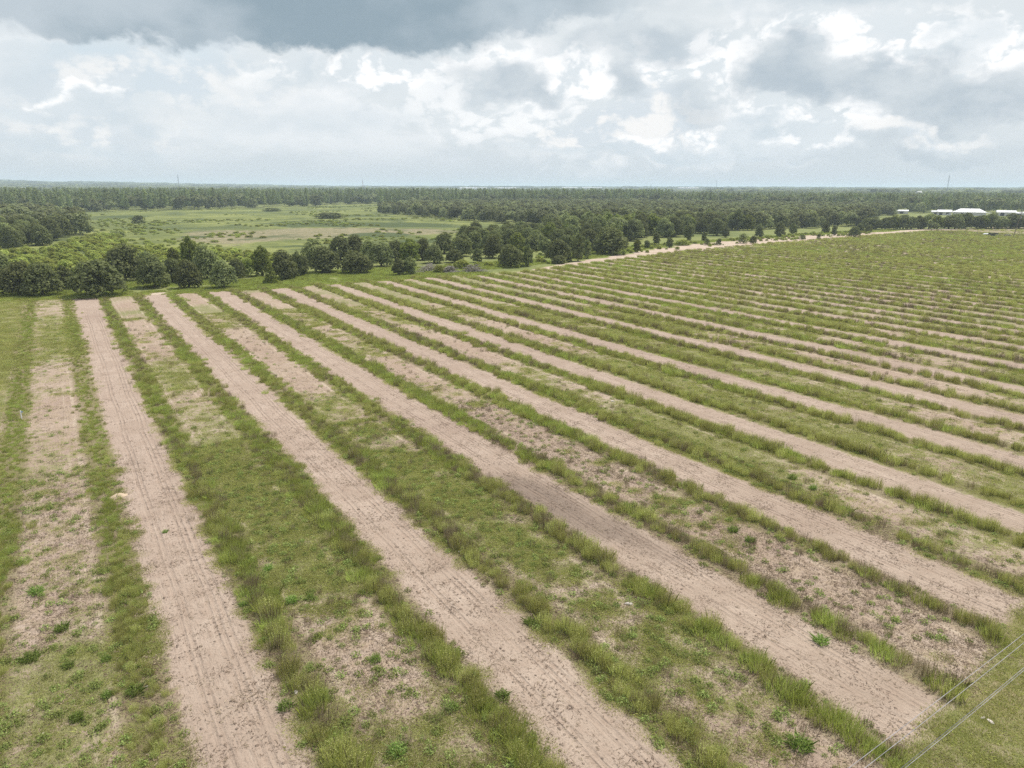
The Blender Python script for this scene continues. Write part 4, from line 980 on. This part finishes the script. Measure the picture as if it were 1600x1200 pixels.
w = bpy.data.worlds.new('World'); bpy.context.scene.world = w; w.use_nodes = True
n = NT(w.node_tree)
sky = n.node('ShaderNodeTexSky', sky_type='NISHITA', sun_disc=False); sky.sun_elevation = SUN_EL; sky.sun_rotation = SUN_AZ; sky.dust_density = 2.0
gen = n.node('ShaderNodeTexCoord').outputs['Generated']
dx, dy, dz = n.sep(gen)
az = dx._m('ARCTAN2', dy)*57.2958-math.degrees(YAW); el = dz._m('ARCSINE')*57.2958
def dirdeg(px, py): d_ = ray(px, py); return math.degrees(math.atan2(d_[0], d_[1]))-math.degrees(YAW), math.degrees(math.asin(d_[2]))
cs = n.xyz(az*.16, el*.26, 0.0)                # cloud space, a unit is about six degrees
f1 = n.noise(cs, .55, 3, .55); f2 = n.noise(cs, 1.3, 6, .56); fx = n.noise(n.xyz(az*.16+31.0, el*.26, 4.0), 1.1, 6, .53); fy = n.noise(n.xyz(az*.16, el*.26+17.0, 9.0), 1.1, 6, .53)
wx = az+(fx-.5)*9.0; wy = el+(fy-.5)*6.0
lin = lambda *c: tuple((q/255/12.92 if q < 10 else ((q/255+.055)/1.055)**2.4) for q in c)
bv = n.node('ShaderNodeTexVoronoi', feature='F1', normalize=True); n.put(bv.inputs['Vector'], n.xyz(az*.16+(fx-.5)*.6, el*.22+(fy-.5)*.6, 2.0)); bv.inputs['Scale'].default_value = 2.6; bv.inputs['Detail'].default_value = 3.0; bv.inputs['Roughness'].default_value = .6
bil = V(n.nt, bv.outputs['Distance'])
fs = n.noise(n.xyz(az*.16+5.0, el*.5, 7.0), .9, 4, .6)
base = n.mix(el.step(0, 6), lin(210, 219, 225), lin(225, 232, 236))
base = n.mix(((fs-.5)*1.0+f1).step(.40, .66)*el.step(.6, 4)*.8, base, lin(240, 244, 247))
base = n.mix(f2.step(.50, .68)*el.step(1, 4)*.4, base, lin(203, 216, 226))
base = n.mix(((az+26.0)*1.0).abs().step(9, 3)*(el-7.5).abs().step(3.0, .5)*.5, base, lin(200, 222, 236))
hot = n.mix((f2-(bil-.30)*1.6+(fs-.5)*.5).step(.37, .57), lin(226, 234, 239), tuple(q*1.10 for q in lin(255, 255, 255)))
warm = n.mix((f2-(bil-.30)*1.4+(fs-.5)*.5).step(.38, .62), lin(219, 228, 235), lin(250, 250, 249))
grey = n.mix(f2.step(.35, .65), lin(186, 199, 209), lin(210, 219, 225))
pale = n.mix(f2.step(.35, .65), lin(208, 220, 228), lin(222, 231, 237))
def puff(col, px, py, rx, ry, cc, soft=.45, amt=1.0):
    a_, e_ = dirdeg(px, py); k = 57.3/F
    u_ = (wx-a_)/(rx*k); v_ = (wy-e_)/(ry*k); r_ = u_*u_+v_*v_+(bil-.30)*3.0
    return n.mix(r_.step(1.40+soft*1.0, .55-soft*.9)*amt, col, cc)
L_ = [(1050, 150, 300, 70, hot, .95, .45), (1000, 215, 220, 40, hot, .95, .45), (1400, 70, 240, 60, hot, .95, .5), (700, 150, 160, 50, hot, .95, .35), (130, 170, 140, 60, warm, .95, .5), (15, 20, 40, 26, hot, .5, .9), (60, 110, 70, 34, pale, .8, .6), (140, 142, 40, 36, warm, .6, .7), (165, 148, 20, 18, hot, .5, .7), (108, 152, 18, 9, hot, .3, .9), (110, 180, 90, 16, pale, .8, .9), (128, 210, 50, 14, warm, .6, .6), (120, 236, 120, 10, pale, .8, .7),
 (350, 110, 130, 26, warm, .8, .6), (430, 100, 60, 20, hot, .6, .5), (520, 125, 110, 16, pale, .9, .6), (300, 150, 60, 22, warm, .7, .45), (480, 190, 140, 20, pale, .9, .5),
 (640, 106, 70, 30, hot, .3, 1), (575, 112, 36, 14, hot, .4, .8), (740, 82, 70, 18, hot, .5, .8), (760, 120, 60, 22, grey, .8, .6), (830, 125, 50, 20, grey, .6, .8),
 (900, 105, 55, 26, hot, .4, .95), (1060, 100, 90, 34, hot, .35, 1), (1000, 70, 110, 26, grey, .7, .75), (975, 122, 30, 24, grey, .5, .9), (1110, 60, 50, 18, hot, .6, .5),
 (1270, 50, 60, 36, hot, .4, .9), (1360, 40, 40, 20, hot, .4, .8), (1450, 78, 70, 38, hot, .2, 1), (1565, 85, 50, 55, hot, .35, 1), (1505, 60, 30, 30, pale, .6, .7),
 (1230, 98, 60, 36, grey, .5, 1), (1330, 118, 120, 20, grey, .6, 1), (1480, 150, 150, 26, grey, .6, .95), (1390, 178, 90, 18, grey, .7, .8),
 (1010, 195, 90, 44, warm, .45, 1), (1100, 165, 45, 26, grey, .7, .55), (890, 225, 60, 20, warm, .5, .9), (1000, 232, 40, 10, hot, .5, .8), (1240, 180, 80, 24, hot, .4, .9), (1180, 200, 60, 20, pale, .6, .8), (1290, 205, 55, 13, hot, .35, .8),
 (1100, 213, 26, 13, hot, .3, 1), (1430, 208, 90, 11, warm, .5, .8), (1040, 244, 200, 8, pale, .8, .9), (1450, 232, 150, 12, grey, .8, .7), (1200, 228, 90, 8, pale, .8, .7)]
cl = base
for a_ in L_: cl = puff(cl, *a_)
# the broad dark layer overhead
a0, e0 = dirdeg(300, 78); a1_, e1 = dirdeg(600, 86); a2_, e2 = dirdeg(900, 50)
dist_top = el+(fy-.5)*3.0+(f2-.5)*1.3-(bil-.30)*4.0
edgev = e1-.5+((az-a1_)*1.0).step(1, 17)*3.0+((az-a1_)*-1.0).step(1, 14)*.1+(az-a1_+10).abs().step(5, 0)*.9
dark = (dist_top-edgev).step(-.25, .9)*(az+(fx-.5)*8).step(14, 2)*(az+(fx-.5)*5).step(-38.5, -35)
dcol = n.mix(((f1*.6+f2*.4-.5)*.8+.5+(az+13).abs()*.009-.10).step(.38, .64), lin(146, 166, 179), lin(192, 204, 213))
cl = n.mix(dark*.96, cl, dcol)
greytop = (dist_top-11.0).step(-.2, 1.5)*(az).step(-4, 5)
cl = n.mix(greytop*f1.step(.40, .58)*.85, cl, lin(198, 211, 220))
# overhead: broken cloud with blue between
hi = el.step(16, 30)
cov = n.noise(gen, 2.2, 3, .6).step(.38, .6)
over = n.mix(cov, n.mix(1.0, V(n.nt, sky.outputs[0]), (.1, .1, .1), 'MULTIPLY'), n.mix(f2.step(.4, .6), (.54, .58, .61), (.84, .85, .86)))
cl = n.mix(1.0, cl, (.735, .735, .735), 'MULTIPLY')
col = n.mix(hi, cl, over)
bg = n.node('ShaderNodeBackground'); n.put(bg.inputs[0], col); bg.inputs[1].default_value = 1.0
wo = n.node('ShaderNodeOutputWorld'); n.nt.links.new(bg.outputs[0], wo.inputs[0])

# ---------------------------------------------------------- camera
cam = bpy.data.cameras.new('camera'); co = bpy.data.objects.new('camera', cam); C.objects.link(co)
cam.sensor_width = 36; cam.lens = 36*F/1600; cam.clip_start = .5; cam.clip_end = 60000
Mx = mathutils.Matrix(((_r[0], _u[0], -_f[0], 0), (_r[1], _u[1], -_f[1], 0), (_r[2], _u[2], -_f[2], H), (0, 0, 0, 1))); co.matrix_world = Mx
sc = bpy.context.scene; sc.camera = co
sc.view_settings.view_transform = 'Standard'; sc.view_settings.look = 'None'; sc.view_settings.exposure = .45; sc.view_settings.gamma = 1
sc.cycles.max_bounces = 7; sc.cycles.diffuse_bounces = 4; sc.cycles.transmission_bounces = 3; sc.cycles.volume_bounces = 1
sc.cycles.use_adaptive_sampling = True; sc.cycles.use_denoising = False
